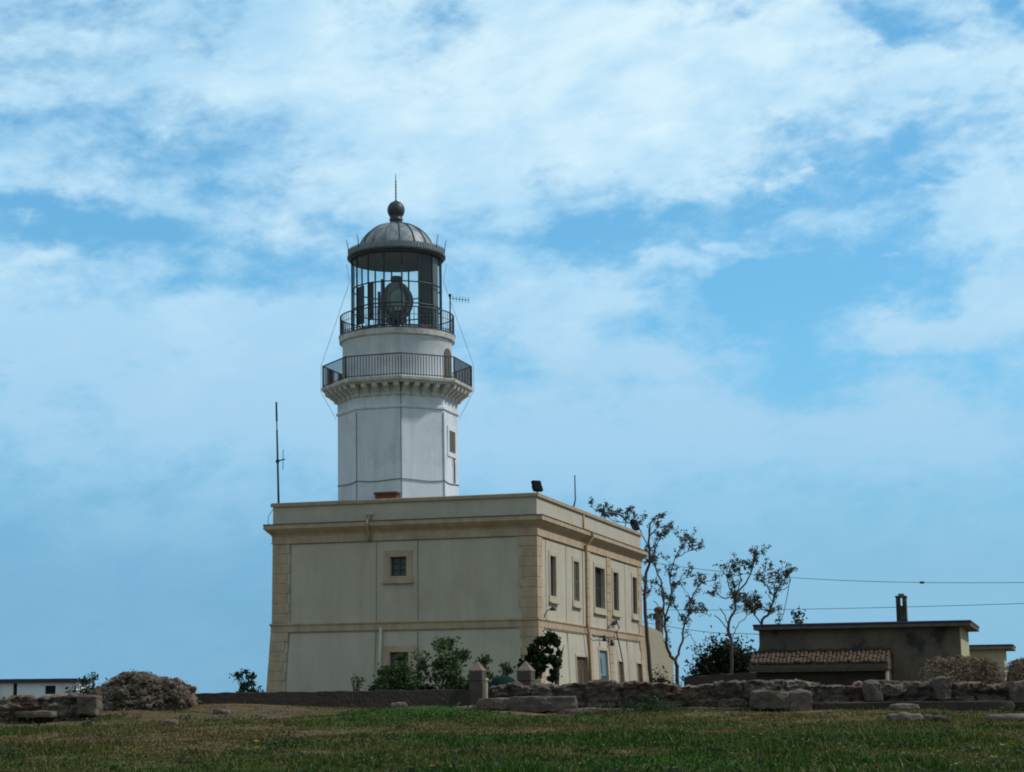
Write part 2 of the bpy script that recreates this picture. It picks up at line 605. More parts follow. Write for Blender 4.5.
def glass(name, tint=(0.86, 0.93, 0.93), gloss=0.10):
    m, nt, b = new_mat(name)
    N, L = nt.nodes, nt.links
    N.remove(b)
    tr = N.new('ShaderNodeBsdfTransparent')
    tr.inputs[0].default_value = (*tint, 1)
    gl = N.new('ShaderNodeBsdfGlossy')
    gl.inputs['Roughness'].default_value = 0.04
    gl.inputs[0].default_value = (0.8, 0.85, 0.85, 1)
    lw = N.new('ShaderNodeLayerWeight')
    lw.inputs[0].default_value = 0.25
    mul = N.new('ShaderNodeMath')
    mul.operation = 'MULTIPLY_ADD'
    mul.inputs[1].default_value = 0.13
    mul.inputs[2].default_value = gloss * 0.4
    L.new(lw.outputs['Fresnel'], mul.inputs[0])
    mx = N.new('ShaderNodeMixShader')
    L.new(mul.outputs[0], mx.inputs[0])
    L.new(tr.outputs[0], mx.inputs[1])
    L.new(gl.outputs[0], mx.inputs[2])
    L.new(mx.outputs[0], N['Material Output'].inputs[0])
    return m


M['glass'] = glass('lantern_glass')
m_, nt_, b_ = new_mat('prism_glass')
b_.inputs['Base Color'].default_value = (0.16, 0.20, 0.20, 1)
b_.inputs['Roughness'].default_value = 0.15
b_.inputs['Specular IOR Level'].default_value = 0.9
M['prism'] = m_
m_, nt_, b_ = new_mat('bright_prism_glass')
b_.inputs['Base Color'].default_value = (0.30, 0.37, 0.35, 1)
b_.inputs['Roughness'].default_value = 0.12
b_.inputs['Specular IOR Level'].default_value = 1.0
M['bright_prism'] = m_

# ------------------------------------------------------------------ ground
def soil_tone(x, y):
    """colour of turf, dry grass and bare earth at a place; patches as they lie on the slope"""
    big = fbm2(x * 0.16 + 3, y * 0.30, 31, 4)
    mid = fbm2(x * 0.55, y * 0.9, 41, 4)
    fine = fbm2(x * 2.3, y * 2.3, 51, 3)
    g = np.stack([0.031 + 0 * x, 0.074 + 0 * x, 0.012 + 0 * x], -1)
    hue = np.clip((fbm2(x * 0.35 + 20, y * 0.5, 71, 3) - 0.38) * 3.2, 0, 1)[..., None]
    g = g * (1 - hue) + np.array([0.052, 0.078, 0.016]) * hue
    dry = np.array([0.118, 0.088, 0.042])
    earth = np.array([0.090, 0.056, 0.038])

    def ell(cx, cy, rx, ry):
        return np.exp(-((x - cx) / rx) ** 2 - ((y - cy) / ry) ** 2)
    dryness = 0.40 + 1.9 * (big - 0.5) + 1.5 * (mid - 0.5)
    dryness = dryness + 0.9 * ell(-7.6, 39.0, 5.6, 2.6) + 0.5 * ell(-10, 33.5, 2.6, 1.6)
    dryness = dryness + 0.55 * np.clip((y - 44) / 6, 0, 1) - 0.9 * ell(-2.0, 47.6, 3.4, 2.2) - 0.75 * ell(-3.0 + 0 * x, 31.5 - 0.12 * (x + 3), 6.5, 2.6) + 0.3 * ell(0, 41, 4.5, 2)
    dryness = dryness - 0.35 * ell(5, 33, 8, 5) + 0.35 * ell(7, 45.0, 9, 1.6)
    dryness = np.clip(dryness, 0, 1)
    earthy = np.clip((0.85 + 1.4 * mid) * ell(-7.4, 38.8, 5.2, 1.9) + (0.15 + 1.5 * mid) * ell(-8.8, 51.5, 5.6, 3.0) + 0.8 * ell(4, 49.6, 14, 1.3) + 1.6 * (mid - 0.60), 0, 1)
    earthy = earthy * np.clip(0.35 + 1.2 * fbm2(x * 1.9, y * 2.6, 83, 4), 0, 1)
    c = g * (1 - dryness[..., None]) + dry * dryness[..., None]
    c = c * (1 - 0.8 * earthy[..., None]) + earth * 0.8 * earthy[..., None]
    clump = fbm2(x * 4.5, y * 3.2, 57, 3)
    c = c * (0.62 + 0.4 * fine[..., None] + 0.42 * clump[..., None])
    return c, dryness, earthy


def build_ground():
    fx = np.arange(-27, 27.01, 0.17)
    fy = np.arange(20, 62.01, 0.16)
    xs = np.concatenate([[-4000, -1500, -600, -250, -120, -60, -42, -33], fx, [33, 42, 60, 120, 250, 600, 1500, 4000]])
    ys = np.concatenate([[-400, -100, -30, -10, 0, 6, 12, 16], fy, [66, 72, 80, 95, 120, 160, 200, 240, 280, 330, 420, 600, 1200, 4000]])
    X, Y = np.meshgrid(xs, ys)
    Z = gz(X, Y)
    c, _, _ = soil_tone(X, Y)
    nx, ny = len(xs), len(ys)
    idx = np.arange(nx * ny).reshape(ny, nx)
    f = np.stack([idx[:-1, :-1], idx[:-1, 1:], idx[1:, 1:], idx[1:, :-1]], -1).reshape(-1, 4)
    o = np_mesh('ground', np.stack([X, Y, Z], -1).reshape(-1, 3), f, M['soil'], c.reshape(-1, 3), smooth=True)
    tag(o, kind='structure')


build_ground()

# ------------------------------------------------------------------ keeper's house
TH = 0.2837
A_, B_ = 11.85, 19.89
CX, CY = 0.9636, 80.0
aV = Vector((-math.cos(TH), math.sin(TH), 0))
bV = Vector((math.sin(TH), math.cos(TH), 0))
C0 = Vector((CX, CY, 0))
ZB, ZS, ZC, ZP = 0.30, 3.783, 8.056, 8.997
BAT = 0.048


def H(u, v, z):
    return C0 + aV * u + bV * v + Vector((0, 0, z))


def on_left(px, py, off=0.0):
    d = ray(px, py)
    n = bV
    t = (C0 - bV * off).dot(n) / d.dot(n)
    p = d * t - C0
    return p.dot(aV), p.z


def on_right(px, py, off=0.0):
    d = ray(px, py)
    n = aV
    t = (C0 - aV * off).dot(n) / d.dot(n)
    p = d * t - C0
    return p.dot(bV), p.z


def offz(z):
    return BAT * (ZS - 0.3 - z) + 0.03 if z < ZS - 0.3 else 0.0


def HL(u, z, o):    # point on the front face: u along it, o = distance proud of the wall
    k = offz(z)
    return H(-k + u * (A_ + 2 * k) / A_, -k - o, z)


def HR(v, z, o):
    k = offz(z)
    return H(-k - o, -k + v * (B_ + 2 * k) / B_, z)


house = empty('keepers_house', tuple(H(A_ / 2, B_ / 2, ZB)), 'two-storey cream keepers house with stone cornice below the white tower', 'house')


def face_with_holes(mb, fn, L_, z0, z1, holes, depth):
    """flat wall 0..L_ x z0..z1 through fn(s,z,o), rectangular openings with reveals"""
    ss = sorted({0.0, L_, *[h[0] for h in holes], *[h[1] for h in holes]})
    zz = sorted({z0, z1, *[min(max(h[2], z0), z1) for h in holes], *[min(max(h[3], z0), z1) for h in holes]})
    for i in range(len(ss) - 1):
        for j in range(len(zz) - 1):
            sm, zm = (ss[i] + ss[i + 1]) / 2, (zz[j] + zz[j + 1]) / 2
            if any(h[0] < sm < h[1] and h[2] < zm < h[3] for h in holes):
                continue
            mb.quad(fn(ss[i], zz[j], 0), fn(ss[i + 1], zz[j], 0), fn(ss[i + 1], zz[j + 1], 0), fn(ss[i], zz[j + 1], 0))
    for s0, s1, a, b in holes:
        if b <= z0 or a >= z1:
            continue
        a = max(a, z0)
        for (p, q, r, t) in (((s0, a), (s0, b), 0, 0), ((s1, a), (s1, b), 0, 0), ((s0, b), (s1, b), 0, 0), ((s0, a), (s1, a), 0, 0)):
            mb.quad(fn(*p, 0), fn(*q, 0), fn(*q, -depth), fn(*p, -depth))


# openings from their bearings on the two faces
def rect_r(x0, x1, y0, y1):
    v0, z1 = on_right(x0, y0)
    v1, _ = on_right(x1, y0)
    _, z0 = on_right(x0, y1)
    return v0, v1, z0, z1


def rect_l(x0, x1, y0, y1):
    u0, z1 = on_left(x1, y0)
    u1, _ = on_left(x0, y0)
    _, z0 = on_left(x1, y1)
    return u0, u1, z0, z1


up_r = [rect_r(549.6, 555.2, 555.5, 595.5), rect_r(573.0, 578.4, 561, 600.3), rect_r(594.2, 604.0, 566.5, 607), rect_r(612.6, 617.8, 572, 609.8), rect_r(631.9, 636.2, 577, 613.4)]
lo_r = [rect_r(574.2, 585.4, 656.5, 694), rect_r(597.3, 605.2, 650.2, 694), rect_r(616.0, 620.8, 661.5, 691), rect_r(634.6, 639.3, 663.6, 690)]
up_l = [rect_l(390.3, 406.3, 556.5, 575.8)]
lo_l = [rect_l(390.5, 409, 652, 672)]

w = MB()
face_with_holes(w, HR, B_, ZS - 0.3, ZC, up_r, 0.28)
face_with_holes(w, HR, B_, ZB - 0.3, ZS - 0.3, lo_r, 0.28)
face_with_holes(w, HL, A_, ZS - 0.3, ZC, up_l, 0.28)
face_with_holes(w, HL, A_, ZB - 0.3, ZS - 0.3, lo_l, 0.28)
for z0, z1 in ((ZB - 0.3, ZS - 0.3), (ZS - 0.3, ZC)):
    k0, k1 = offz(z0), offz(z1 - 0.001) if z1 < ZS else 0
    w.quad(H(A_ + k0, -k0, z0), H(A_ + k0, B_ + k0, z0), H(A_ + k1, B_ + k1, z1), H(A_ + k1, -k1, z1))
    w.quad(H(-k0, B_ + k0, z0), H(A_ + k0, B_ + k0, z0), H(A_ + k1, B_ + k1, z1), H(-k1, B_ + k1, z1))
w.build('wall', M['plaster'], house)


def ring(mb, z0, z1, o0, o1=None, inner=0.4):
    """a band running round the whole house, proud by o0 at z0 and o1 at z1"""
    o1 = o0 if o1 is None else o1
    for (z, o, zz, oo) in ((z0, o0, z1, o1),):
        c0 = [H(-o, -o, z), H(A_ + o, -o, z), H(A_ + o, B_ + o, z), H(-o, B_ + o, z)]
        c1 = [H(-oo, -oo, zz), H(A_ + oo, -oo, zz), H(A_ + oo, B_ + oo, zz), H(-oo, B_ + oo, zz)]
        i0 = [H(inner, inner, z), H(A_ - inner, inner, z), H(A_ - inner, B_ - inner, z), H(inner, B_ - inner, z)]
        i1 = [H(inner, inner, zz), H(A_ - inner, inner, zz), H(A_ - inner, B_ - inner, zz), H(inner, B_ - inner, zz)]
        for k in range(4):
            j = (k + 1) % 4
            mb.quad(c0[k], c0[j], c1[j], c1[k])
            mb.quad(c1[k], c1[j], i1[j], i1[k])
            mb.quad(c0[k], c0[j], i0[j], i0[k])
            mb.quad(i0[k], i0[j], i1[j], i1[k])


m = MB()
ring(m, ZC + 0.002, ZP - 0.17, 0.03, inner=0.35)
m.build('parapet', M['plaster'], house)
m = MB()
ring(m, ZP - 0.17, ZP - 0.03, 0.115, 0.115, inner=0.30)
ring(m, ZP - 0.03, ZP, 0.095, 0.06, inner=0.30)
m.build('coping', M['coping'], house)
m = MB()          # cornice: fascia, cyma, then the frieze band below
ring(m, ZC - 0.22, ZC - 0.035, 0.345, inner=-0.002)
ring(m, ZC - 0.27, ZC - 0.222, 0.29, 0.31, inner=-0.002)
ring(m, ZC - 0.36, ZC - 0.272, 0.20, 0.28, inner=-0.002)
ring(m, ZC - 0.45, ZC - 0.362, 0.10, 0.19, inner=-0.002)
ring(m, ZC - 0.50, ZC - 0.452, 0.085, 0.085, inner=-0.002)
ring(m, ZC - 0.80, ZC - 0.502, 0.055, 0.055, inner=-0.002)
ring(m, ZC - 0.845, ZC - 0.802, 0.075, 0.075, inner=-0.002)
m.build('cornice', M['trim'], house, bevel=0.012)
m = MB()
ring(m, ZC - 0.035, ZC, 0.37, 0.36, inner=0.0)
m.build('drip_edge', M['drip'], house)
m = MB()
ring(m, ZS - 0.055, ZS, 0.115, 0.10, inner=-0.002)
ring(m, ZS - 0.12, ZS - 0.057, 0.075, 0.11, inner=-0.002)
ring(m, ZS - 0.36, ZS - 0.122, 0.065, 0.065, inner=-0.03)
m.build('string_course', M['trim'], house, bevel=0.01)
m = MB()
m.quad(H(0.3, 0.3, ZC + 0.15), H(A_ - 0.3, 0.3, ZC + 0.15), H(A_ - 0.3, B_ - 0.3, ZC + 0.15), H(0.3, B_ - 0.3, ZC + 0.15))
m.build('flat_roof', M['roof_felt'], house)


def quoin(fn, s_near, s_far, z0, z1, n, name='quoin'):
    mb = MB()
    h = (z1 - z0) / n
    for i in range(n):
        e = s_near + (s_far - s_near) * (1.0 if i % 2 else 0.86)
        a, b = sorted((s_near, e))
        zz0, zz1 = z0 + i * h + 0.004, z0 + (i + 1) * h - 0.004
        p = [fn(a, zz0, 0.035), fn(b, zz0, 0.035), fn(b, zz0, -0.02), fn(a, zz0, -0.02), fn(a, zz1, 0.035), fn(b, zz1, 0.035), fn(b, zz1, -0.02), fn(a, zz1, -0.02)]
        mb.hexa(p)
    return mb.build(name, M['trim'], house, bevel=0.012)


ZF = ZC - 0.85
for fn, L_ in ((HL, A_), (HR, B_)):
    for z0, z1, n in ((ZB - 0.2, ZS - 0.37, 8), (ZS + 0.01, ZF, 8)):
        quoin(fn, -0.034, 0.78, z0, z1, n)
        quoin(fn, L_ + 0.034, L_ - 0.78, z0, z1, n)
# broad flat pilasters of block courses on the long face
for px in (587.5, 608.5):
    v, _ = on_right(px, 590)
    for z0, z1, n in ((ZB - 0.2, ZS - 0.37, 8), (ZS + 0.01, ZF, 8)):
        mb = MB()
        h = (z1 - z0) / n
        for i in range(n):
            a, b = v - 0.42, v + 0.42
            q0, q1 = z0 + i * h + 0.008, z0 + (i + 1) * h - 0.008
            mb.hexa([HR(a, q0, 0.04), HR(b, q0, 0.04), HR(b, q0, -0.02), HR(a, q0, -0.02), HR(a, q1, 0.04), HR(b, q1, 0.04), HR(b, q1, -0.02), HR(a, q1, -0.02)])
        mb.build('pilaster', M['trim'], house, bevel=0.012)


def strip(fn, s0, s1, z0, z1, o0, o1, mb):
    mb.hexa([fn(s0, z0, o1), fn(s1, z0, o1), fn(s1, z0, o0), fn(s0, z0, o0), fn(s0, z1, o1), fn(s1, z1, o1), fn(s1, z1, o0), fn(s0, z1, o0)])


# dark mortar joints framing the plaster panels
def joint(fn, s, z0, z1, wd=0.022):
    mb = MB()
    strip(fn, s - wd, s + wd, z0, z1, -0.01, 0.012, mb)
    return mb.build('panel_joint', M['joint'], house)


M['joint'] = surf('dark_joint', (0.30, 0.28, 0.225), (0.18, 0.17, 0.145), 3, 0.95)
ends_l = [on_left(x, 590)[0] for x in (290.5, 418.0, 522.5)]
for u in ends_l:
    joint(HL, u, ZB, ZS - 0.37)
    joint(HL, u, ZS + 0.002, ZF)
u374 = on_left(374, 590)[0]
mb = MB()
strip(HL, u374 - 0.10, u374 + 0.10, ZB, ZS - 0.37, -0.01, 0.006, mb)
strip(HL, u374 - 0.10, u374 + 0.10, ZS + 0.002, ZF, -0.01, 0.006, mb)
mb.build('stain_strip', M['stain'] if 'stain' in M else M['joint'], house) if False else None
joint(HL, u374 - 0.11, ZS + 0.002, ZF, 0.018)
joint(HL, u374 - 0.11, ZB, ZS - 0.37, 0.018)
for x in (546.0, 566.0, 625.0, 643.0):
    v = on_right(x, 590)[0]
    if v < B_ - 0.1:
        joint(HR, v, ZB, ZS - 0.37, 0.03)
        joint(HR, v, ZS + 0.002, ZF, 0.03)
mb = MB()
for (s0, s1) in ((0.9, on_right(583, 590)[0] - 0.1), (on_right(592, 590)[0], on_right(606, 590)[0]), (on_right(611, 590)[0], B_ - 0.9)):
    strip(HR, s0, s1, ZF - 0.045, ZF - 0.006, -0.01, 0.012, mb)
    strip(HR, s0, s1, ZS - 0.42, ZS - 0.37, -0.01, 0.012, mb)
strip(HL, 0.9, A_ - 0.9, ZF - 0.04, ZF - 0.006, -0.01, 0.012, mb)
strip(HL, 0.9, A_ - 0.9, ZS - 0.41, ZS - 0.37, -0.01, 0.012, mb)
mb.build('panel_joint', M['joint'], house)


def surround(fn, h, wd, sill=True, top=True):
    s0, s1, z0, z1 = h
    mb = MB()
    strip(fn, s0 - wd, s0, z0, z1, -0.02, 0.035, mb)
    strip(fn, s1, s1 + wd, z0, z1, -0.02, 0.035, mb)
    if top:
        strip(fn, s0 - wd, s1 + wd, z1, z1 + wd, -0.02, 0.035, mb)
    tm = M['surround'] if fn is HR else M['trim']
    fr = mb.build('window_frame', tm, house, bevel=0.012)
    if sill:
        m2 = MB()
        strip(fn, s0 - wd - 0.04, s1 + wd + 0.04, z0 - 0.24, z0, -0.02, 0.05, m2)
        strip(fn, s0 - wd - 0.08, s1 + wd + 0.08, z0 - 0.32, z0 - 0.242, -0.02, 0.13, m2)
        m2.build('sill', tm, fr, bevel=0.01)
    return fr


def louvre(fn, h, mat, fr, dep=0.16, leaves=2, name='shutter'):
    s0, s1, z0, z1 = h
    wl = (s1 - s0) / leaves
    for k in range(leaves):
        mb = MB()
        a, b = s0 + k * wl + 0.01, s0 + (k + 1) * wl - 0.01
        strip(fn, a, a + 0.08, z0, z1, -dep - 0.05, -dep, mb)
        strip(fn, b - 0.08, b, z0, z1, -dep - 0.05, -dep, mb)
        for zz in (z0, (z0 + z1) / 2 - 0.05, z1 - 0.1):
            strip(fn, a + 0.08, b - 0.08, zz, zz + 0.1, -dep - 0.05, -dep - 0.002, mb)
        z = z0 + 0.1
        while z < z1 - 0.12:
            mb.hexa([fn(a + 0.08, z, -dep - 0.005), fn(b - 0.08, z, -dep - 0.005), fn(b - 0.08, z + 0.05, -dep - 0.05), fn(a + 0.08, z + 0.05, -dep - 0.05),
                     fn(a + 0.08, z + 0.015, -dep - 0.005), fn(b - 0.08, z + 0.015, -dep - 0.005), fn(b - 0.08, z + 0.065, -dep - 0.05), fn(a + 0.08, z + 0.065, -dep - 0.05)])
            z += 0.07
        mb.build(name, mat, fr)


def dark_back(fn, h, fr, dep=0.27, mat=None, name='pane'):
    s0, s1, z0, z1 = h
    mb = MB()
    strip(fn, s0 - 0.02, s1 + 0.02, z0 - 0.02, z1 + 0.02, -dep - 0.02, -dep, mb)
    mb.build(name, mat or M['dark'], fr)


kinds = ['dark', 'grey', 'brown', 'shut', 'shut']
for h, k in zip(up_r, kinds):
    fr = surround(HR, h, 0.21)
    dark_back(HR, h, fr)
    if k == 'grey':
        louvre(HR, h, M['shutter_grey'], fr, 0.05)
    elif k == 'shut':
        louvre(HR, h, M['shutter'], fr, 0.08)
    elif k == 'brown':
        louvre(HR, h, M['shutter'], fr, 0.17)
    else:
        louvre(HR, h, M['shutter'], fr, 0.12, 1)
# doors and low windows of the ground storey
s0, s1, z0, z1 = lo_r[0]
fr = surround(HR, lo_r[0], 0.12, sill=False)
for k in range(2):
    m2 = MB()
    wl = (s1 - s0) / 2
    a, b = s0 + k * wl + 0.01, s0 + (k + 1) * wl - 0.01
    strip(HR, a, b, z0, z1, -0.16, -0.10, m2)
    for zz in (z0 + 0.5, z0 + 1.35):
        strip(HR, a + 0.12, b - 0.12, zz, zz + 0.65, -0.10, -0.085, m2)
    m2.build('door', M['brown_door'], fr)
s0, s1, z0, z1 = lo_r[1]
fr = surround(HR, lo_r[1], 0.14, sill=False)
m2 = MB()
strip(HR, s0, s1, z0, z1, -0.14, -0.08, m2)
door = m2.build('door', M['blue_door'], fr)
m2 = MB()
strip(HR, s0 + 0.10, s1 - 0.12, z0 + 0.1, z0 + (z1 - z0) * 0.42, -0.078, -0.06, m2)
strip(HR, s0 + 0.10, s0 + (s1 - s0) * 0.45, z0 + (z1 - z0) * 0.48, z1 - 0.35, -0.078, -0.06, m2)
m2.build('door_panel', M['blue_dark'], fr)
for h in lo_r[2:]:
    fr = surround(HR, h, 0.10, sill=False)
    dark_back(HR, h, fr)
    louvre(HR, h, M['brown_door'], fr, 0.06)
# small barred windows on the shaded face
for h in up_l + lo_l:
    fr = surround(HL, h, 0.27)
    dark_back(HL, h, fr, 0.22, M['pane_grey'])
    s0, s1, z0, z1 = h
    m2 = MB()
    strip(HL, s0, s0 + 0.05, z0, z1, -0.2, -0.15, m2)
    strip(HL, s1 - 0.05, s1, z0, z1, -0.2, -0.15, m2)
    strip(HL, (s0 + s1) / 2 - 0.025, (s0 + s1) / 2 + 0.025, z0, z1, -0.2, -0.15, m2)
    for q in (0.0, 0.33, 0.64, 0.94):
        zz = z0 + (z1 - z0) * q
        strip(HL, s0 + 0.05, s1 - 0.05, zz, zz + 0.04, -0.2, -0.16, m2)
    m2.build('grille', M['lead_dark'], fr)

# downpipes
vp = on_right(583.2, 590)[0]
m = MB()
m.tube([HR(vp, ZP - 0.05, 0.05), HR(vp, ZC + 0.10, 0.05), HR(vp + 0.25, ZC - 0.05, 0.42), HR(vp + 0.25, ZC - 0.28, 0.42), HR(vp, ZC - 0.70, 0.16), HR(vp, ZS + 0.1, 0.16), HR(vp, ZS - 0.4, 0.20), HR(vp, ZB - 0.2, 0.12)], 0.065, 10)
m.build('downpipe', M['pipe'], house, smooth=True)
up = on_left(370.5, 525)[0]
m = MB()
m.tube([HL(up, on_left(370, 513.5)[1], 0.10), HL(up, ZC + 0.1, 0.12), HL(up, ZC - 0.05, 0.42), HL(up, ZC - 0.3, 0.42), HL(up, ZC - 0.62, 0.14), HL(up, ZC - 0.84, 0.13)], 0.06, 8)
m.build('downpipe', M['pipe'], house, smooth=True)
m = MB()
m.box(up - 0.16, up + 0.16, 0.02, 0.14, on_left(370, 515)[1], on_left(370, 513)[1], lambda a, b, c: HL(a, c, b))
m.build('rainwater_head', M['pale_pipe'], house)
up = on_left(381.5, 650)[0]
m = MB()
m.tube([HL(up, on_left(381, 627.5)[1], 0.08), HL(up, on_left(381, 668)[1], 0.08), HL(up, ZB - 0.2, 0.08)], 0.075, 10)
m.build('vent_pipe', M['pale_pipe'], house, smooth=True)
# thin cable loop hanging off the far parapet corner
m = MB()
m.tube([H(A_ + 0.02, -0.03, ZP - 0.25), H(A_ + 0.22, -0.06, ZP - 0.55), H(A_ + 0.26, -0.06, ZC + 0.12), H(A_ + 0.2, -0.06, ZC + 0.02)], 0.014, 5)
m.build('cable', M['cable'], house)
# conductor wire on the sunlit face: sagging lead and brackets
m = MB()
pts = []
for x, y in ((605, 628.5), (608, 624), (613, 620), (616, 628), (613, 632), (615, 645), (617.5, 661)):
    v, z = on_right(x, y)
    pts.append(HR(v, z, 0.16))
m.tube(pts, 0.028, 6)
m.build('service_lead', M['cable'], house)
m = MB()
v, z = on_right(613, 623)
m.box(v - 0.2, v + 0.2, 0.0, 0.14, z - 0.10, z + 0.10, lambda a, b, c: HR(a, c, b))
m.build('junction_box', M['iron'], house, bevel=0.02)
for x, y in ((599, 638), (606.5, 642.5)):
    v, z = on_right(x, y)
    m = MB()
    m.lathe(*HR(v, z, 0.22).xy, [(0.001, z + 0.14), (0.06, z + 0.12), (0.08, z), (0.11, z - 0.08), (0.09, z - 0.16), (0.001, z - 0.16)], 10)
    m.tube([HR(v, z, 0.0), HR(v, z + 0.1, 0.2)], 0.025, 6)
    m.build('insulator', M['iron'], house, smooth=True)
m = MB()
pts = [HR(on_right(x, y)[0], on_right(x, y)[1], 0.14) for x, y in ((589, 637), (599, 636.3), (607, 637.5), (611, 636))]
m.tube(pts, 0.02, 5)
m.build('service_lead', M['cable'], house)

# ------------------------------------------------------------------ lighthouse tower
TX, TY, TR = 7.228, 3.187, 2.683
TC = H(TX, TY, 0)
tx, ty = TC.x, TC.y
a0 = math.atan2(-bV.y, -bV.x) + math.pi / 8            # a corner of the octagon
Dd = ty


def zf(py, r, px=399):       # height of a point on the side facing the viewer, radius r from the axis
    return zat(py, Dd - r, px)


tower = empty('lighthouse_tower', (tx, ty, ZC + 0.15), 'white octagonal lighthouse tower with glazed lantern and grey dome', 'lighthouse')
Zbase = ZC + 0.16
z_ring = zf(405, TR)
z_cor0 = zf(394.5, TR + 0.05)
z_slab0 = zf(379.5, 3.30)
z_slab1 = zf(375.3, 3.40)


def octo(mb, prof, close=False):
    mb.lathe(tx, ty, prof, 8, a0, close)


m = MB()
octo(m, [(TR, Zbase), (TR, z_ring - 0.12), (TR + 0.07, z_ring - 0.06), (TR + 0.07, z_ring + 0.02), (TR + 0.01, z_ring + 0.05), (TR + 0.01, z_cor0), (TR + 0.08, z_cor0 + 0.06), (TR + 0.08, z_slab0 - 0.02)])
# window opening is shown by its own set-back part, the shaft stays whole behind it
shaft = m.build('tower_shaft', M['white'], tower)
m = MB()
octo(m, [(TR - 0.1, z_slab0 - 0.06), (3.28, z_slab0 - 0.06), (3.34, z_slab0), (3.40, z_slab0 + 0.05), (3.42, z_slab1), (3.38, z_slab1 + 0.03), (2.2, z_slab1 + 0.04)])
gal = m.build('gallery_slab', M['white_trim'], tower)


def oct_dir(i):              # outward normal and along-vector of face i (0 = the house's front face)
    ang = a0 - math.pi / 8 + i * math.pi / 4
    n = Vector((math.cos(ang), math.sin(ang), 0))
    return n, Vector((-n.y, n.x, 0))


ap = math.cos(math.pi / 8)
for i in range(8):
    n, t = oct_dir(i)
    for k in range(5):
        off = (k - 2) * 0.47
        wdt = 0.11
        mb = MB()
        base = TC + n * (TR * ap)
        prof = [(0.0, z_cor0 + 0.02), (0.14, z_cor0 + 0.02), (0.20, z_cor0 + 0.14), (0.30, z_cor0 + 0.20), (0.36, z_slab0 - 0.30), (0.54, z_slab0 - 0.2), (0.60, z_slab0 - 0.065), (0.0, z_slab0 - 0.065)]
        vs = []
        for s in (-wdt, wdt):
            for o, z in prof:
                q = base + n * o + t * (off * (1.0 + 0.12 * o) + s)
                vs.append((q.x, q.y, z))
        kf = len(prof)
        fs = [tuple(range(kf)), tuple(range(2 * kf - 1, kf - 1, -1))] + [(j, (j + 1) % kf, kf + (j + 1) % kf, kf + j) for j in range(kf)]
        mb.add(vs, fs)
        mb.build('corbel', M['corbel'], gal)

# octagonal gallery railing, one bar panel per side
zr0, zr1 = z_slab1 + 0.04, zf(352.7, 3.33)
RR = 3.34
for i in range(8):
    n, t = oct_dir(i)
    half = RR * math.sin(math.pi / 8)
    c = TC + n * (RR * ap)
    mb = MB()

    def Q(s, z, o=0.0):
        q = c + t * s + n * o
        return Vector((q.x, q.y, z))
    mb.tube([Q(-half, zr1), Q(half, zr1)], 0.028, 6)
    mb.tube([Q(-half, zr0 + 0.07), Q(half, zr0 + 0.07)], 0.02, 6)
    nb = 19
    for k in range(nb + 1):
        s = -half + 2 * half * k / nb
        mb.tube([Q(s, zr0), Q(s, zr1)], 0.03 if k in (0, nb) else 0.018, 5)
    mb.build('railing', M['rust_iron'], tower)

# round drum
DR = 2.46
z_ug0, z_ug1 = zf(333.5, 2.58), zf(327.0, 2.60)
m = MB()
m.lathe(tx, ty, [(DR, z_slab1 + 0.03), (DR, z_ug0 - 0.12), (DR + 0.05, z_ug0 - 0.05), (DR + 0.05, z_ug0)], 48)
drum = m.build('drum', M['white'], tower, smooth=False)
for p in drum.data.polygons:
    p.use_smooth = True
m = MB()
m.lathe(tx, ty, [(1.6, z_ug0 - 0.002), (2.55, z_ug0 - 0.002), (2.60, z_ug0 + 0.04), (2.62, z_ug1 - 0.05), (2.62, z_ug1), (1.6, z_ug1 + 0.01)], 48)
m.build('upper_gallery', M['white_trim'], tower)
m = MB()
m.lathe(tx, ty, [(2.45, z_ug1 + 0.002), (2.635, z_ug1 + 0.002), (2.635, z_ug1 + 0.05), (2.45, z_ug1 + 0.05)], 48, close=True)
m.build('gallery_edge', M['lead_dark'], tower)
# arched doorway of the drum, turned to the sunny side
ang = None
xd = (448.6 - 397.6) / (55.6)
view = math.atan2(-ty, -tx)
phi = math.asin(min(0.97, xd))
ang = view + phi
n = Vector((math.cos(ang), math.sin(ang), 0))
t = Vector((-n.y, n.x, 0))
mb = MB()
zd0, zd1 = z_slab1 + 0.05, zf(343, 2.3)
prof = [(-0.40, zd0), (0.40, zd0), (0.40, zd1 - 0.32)] + [(0.40 * math.cos(q), zd1 - 0.32 + 0.32 * math.sin(q)) for q in np.linspace(0.3, math.pi - 0.3, 6)] + [(-0.40, zd1 - 0.32)]
kf = len(prof)
vs = []
for o in (0.035, -0.15):
    for s, z in prof:
        q = TC + n * (DR + o - 0.03) + t * s
        vs.append((q.x, q.y, z))
mb.add(vs, [tuple(range(kf)), tuple(range(2 * kf - 1, kf - 1, -1))] + [(j, (j + 1) % kf, kf + (j + 1) % kf, kf + j) for j in range(kf)])
mb.build('door', M['shutter_grey'], tower)
# round railing of the upper gallery
ur0, ur1 = z_ug1 + 0.05, zf(305.8, 2.57)
mb = MB()
UR = 2.56
circ = [(tx + UR * math.cos(q), ty + UR * math.sin(q)) for q in np.linspace(0, 2 * math.pi, 65)]
mb.tube([(x, y, ur1) for x, y in circ], 0.026, 6, cap=False)
mb.tube([(x, y, ur0 + 0.10) for x, y in circ], 0.02, 6, cap=False)
mb.tube([(x, y, (ur0 + ur1) / 2 + 0.12) for x, y in circ], 0.012, 5, cap=False)
for k in range(88):
    q = 2 * math.pi * k / 88
    mb.tube([(tx + UR * math.cos(q), ty + UR * math.sin(q), ur0 - 0.02), (tx + UR * math.cos(q), ty + UR * math.sin(q), ur1)], 0.028 if k % 11 == 0 else 0.015, 5)
mb.build('railing', M['iron'], tower)

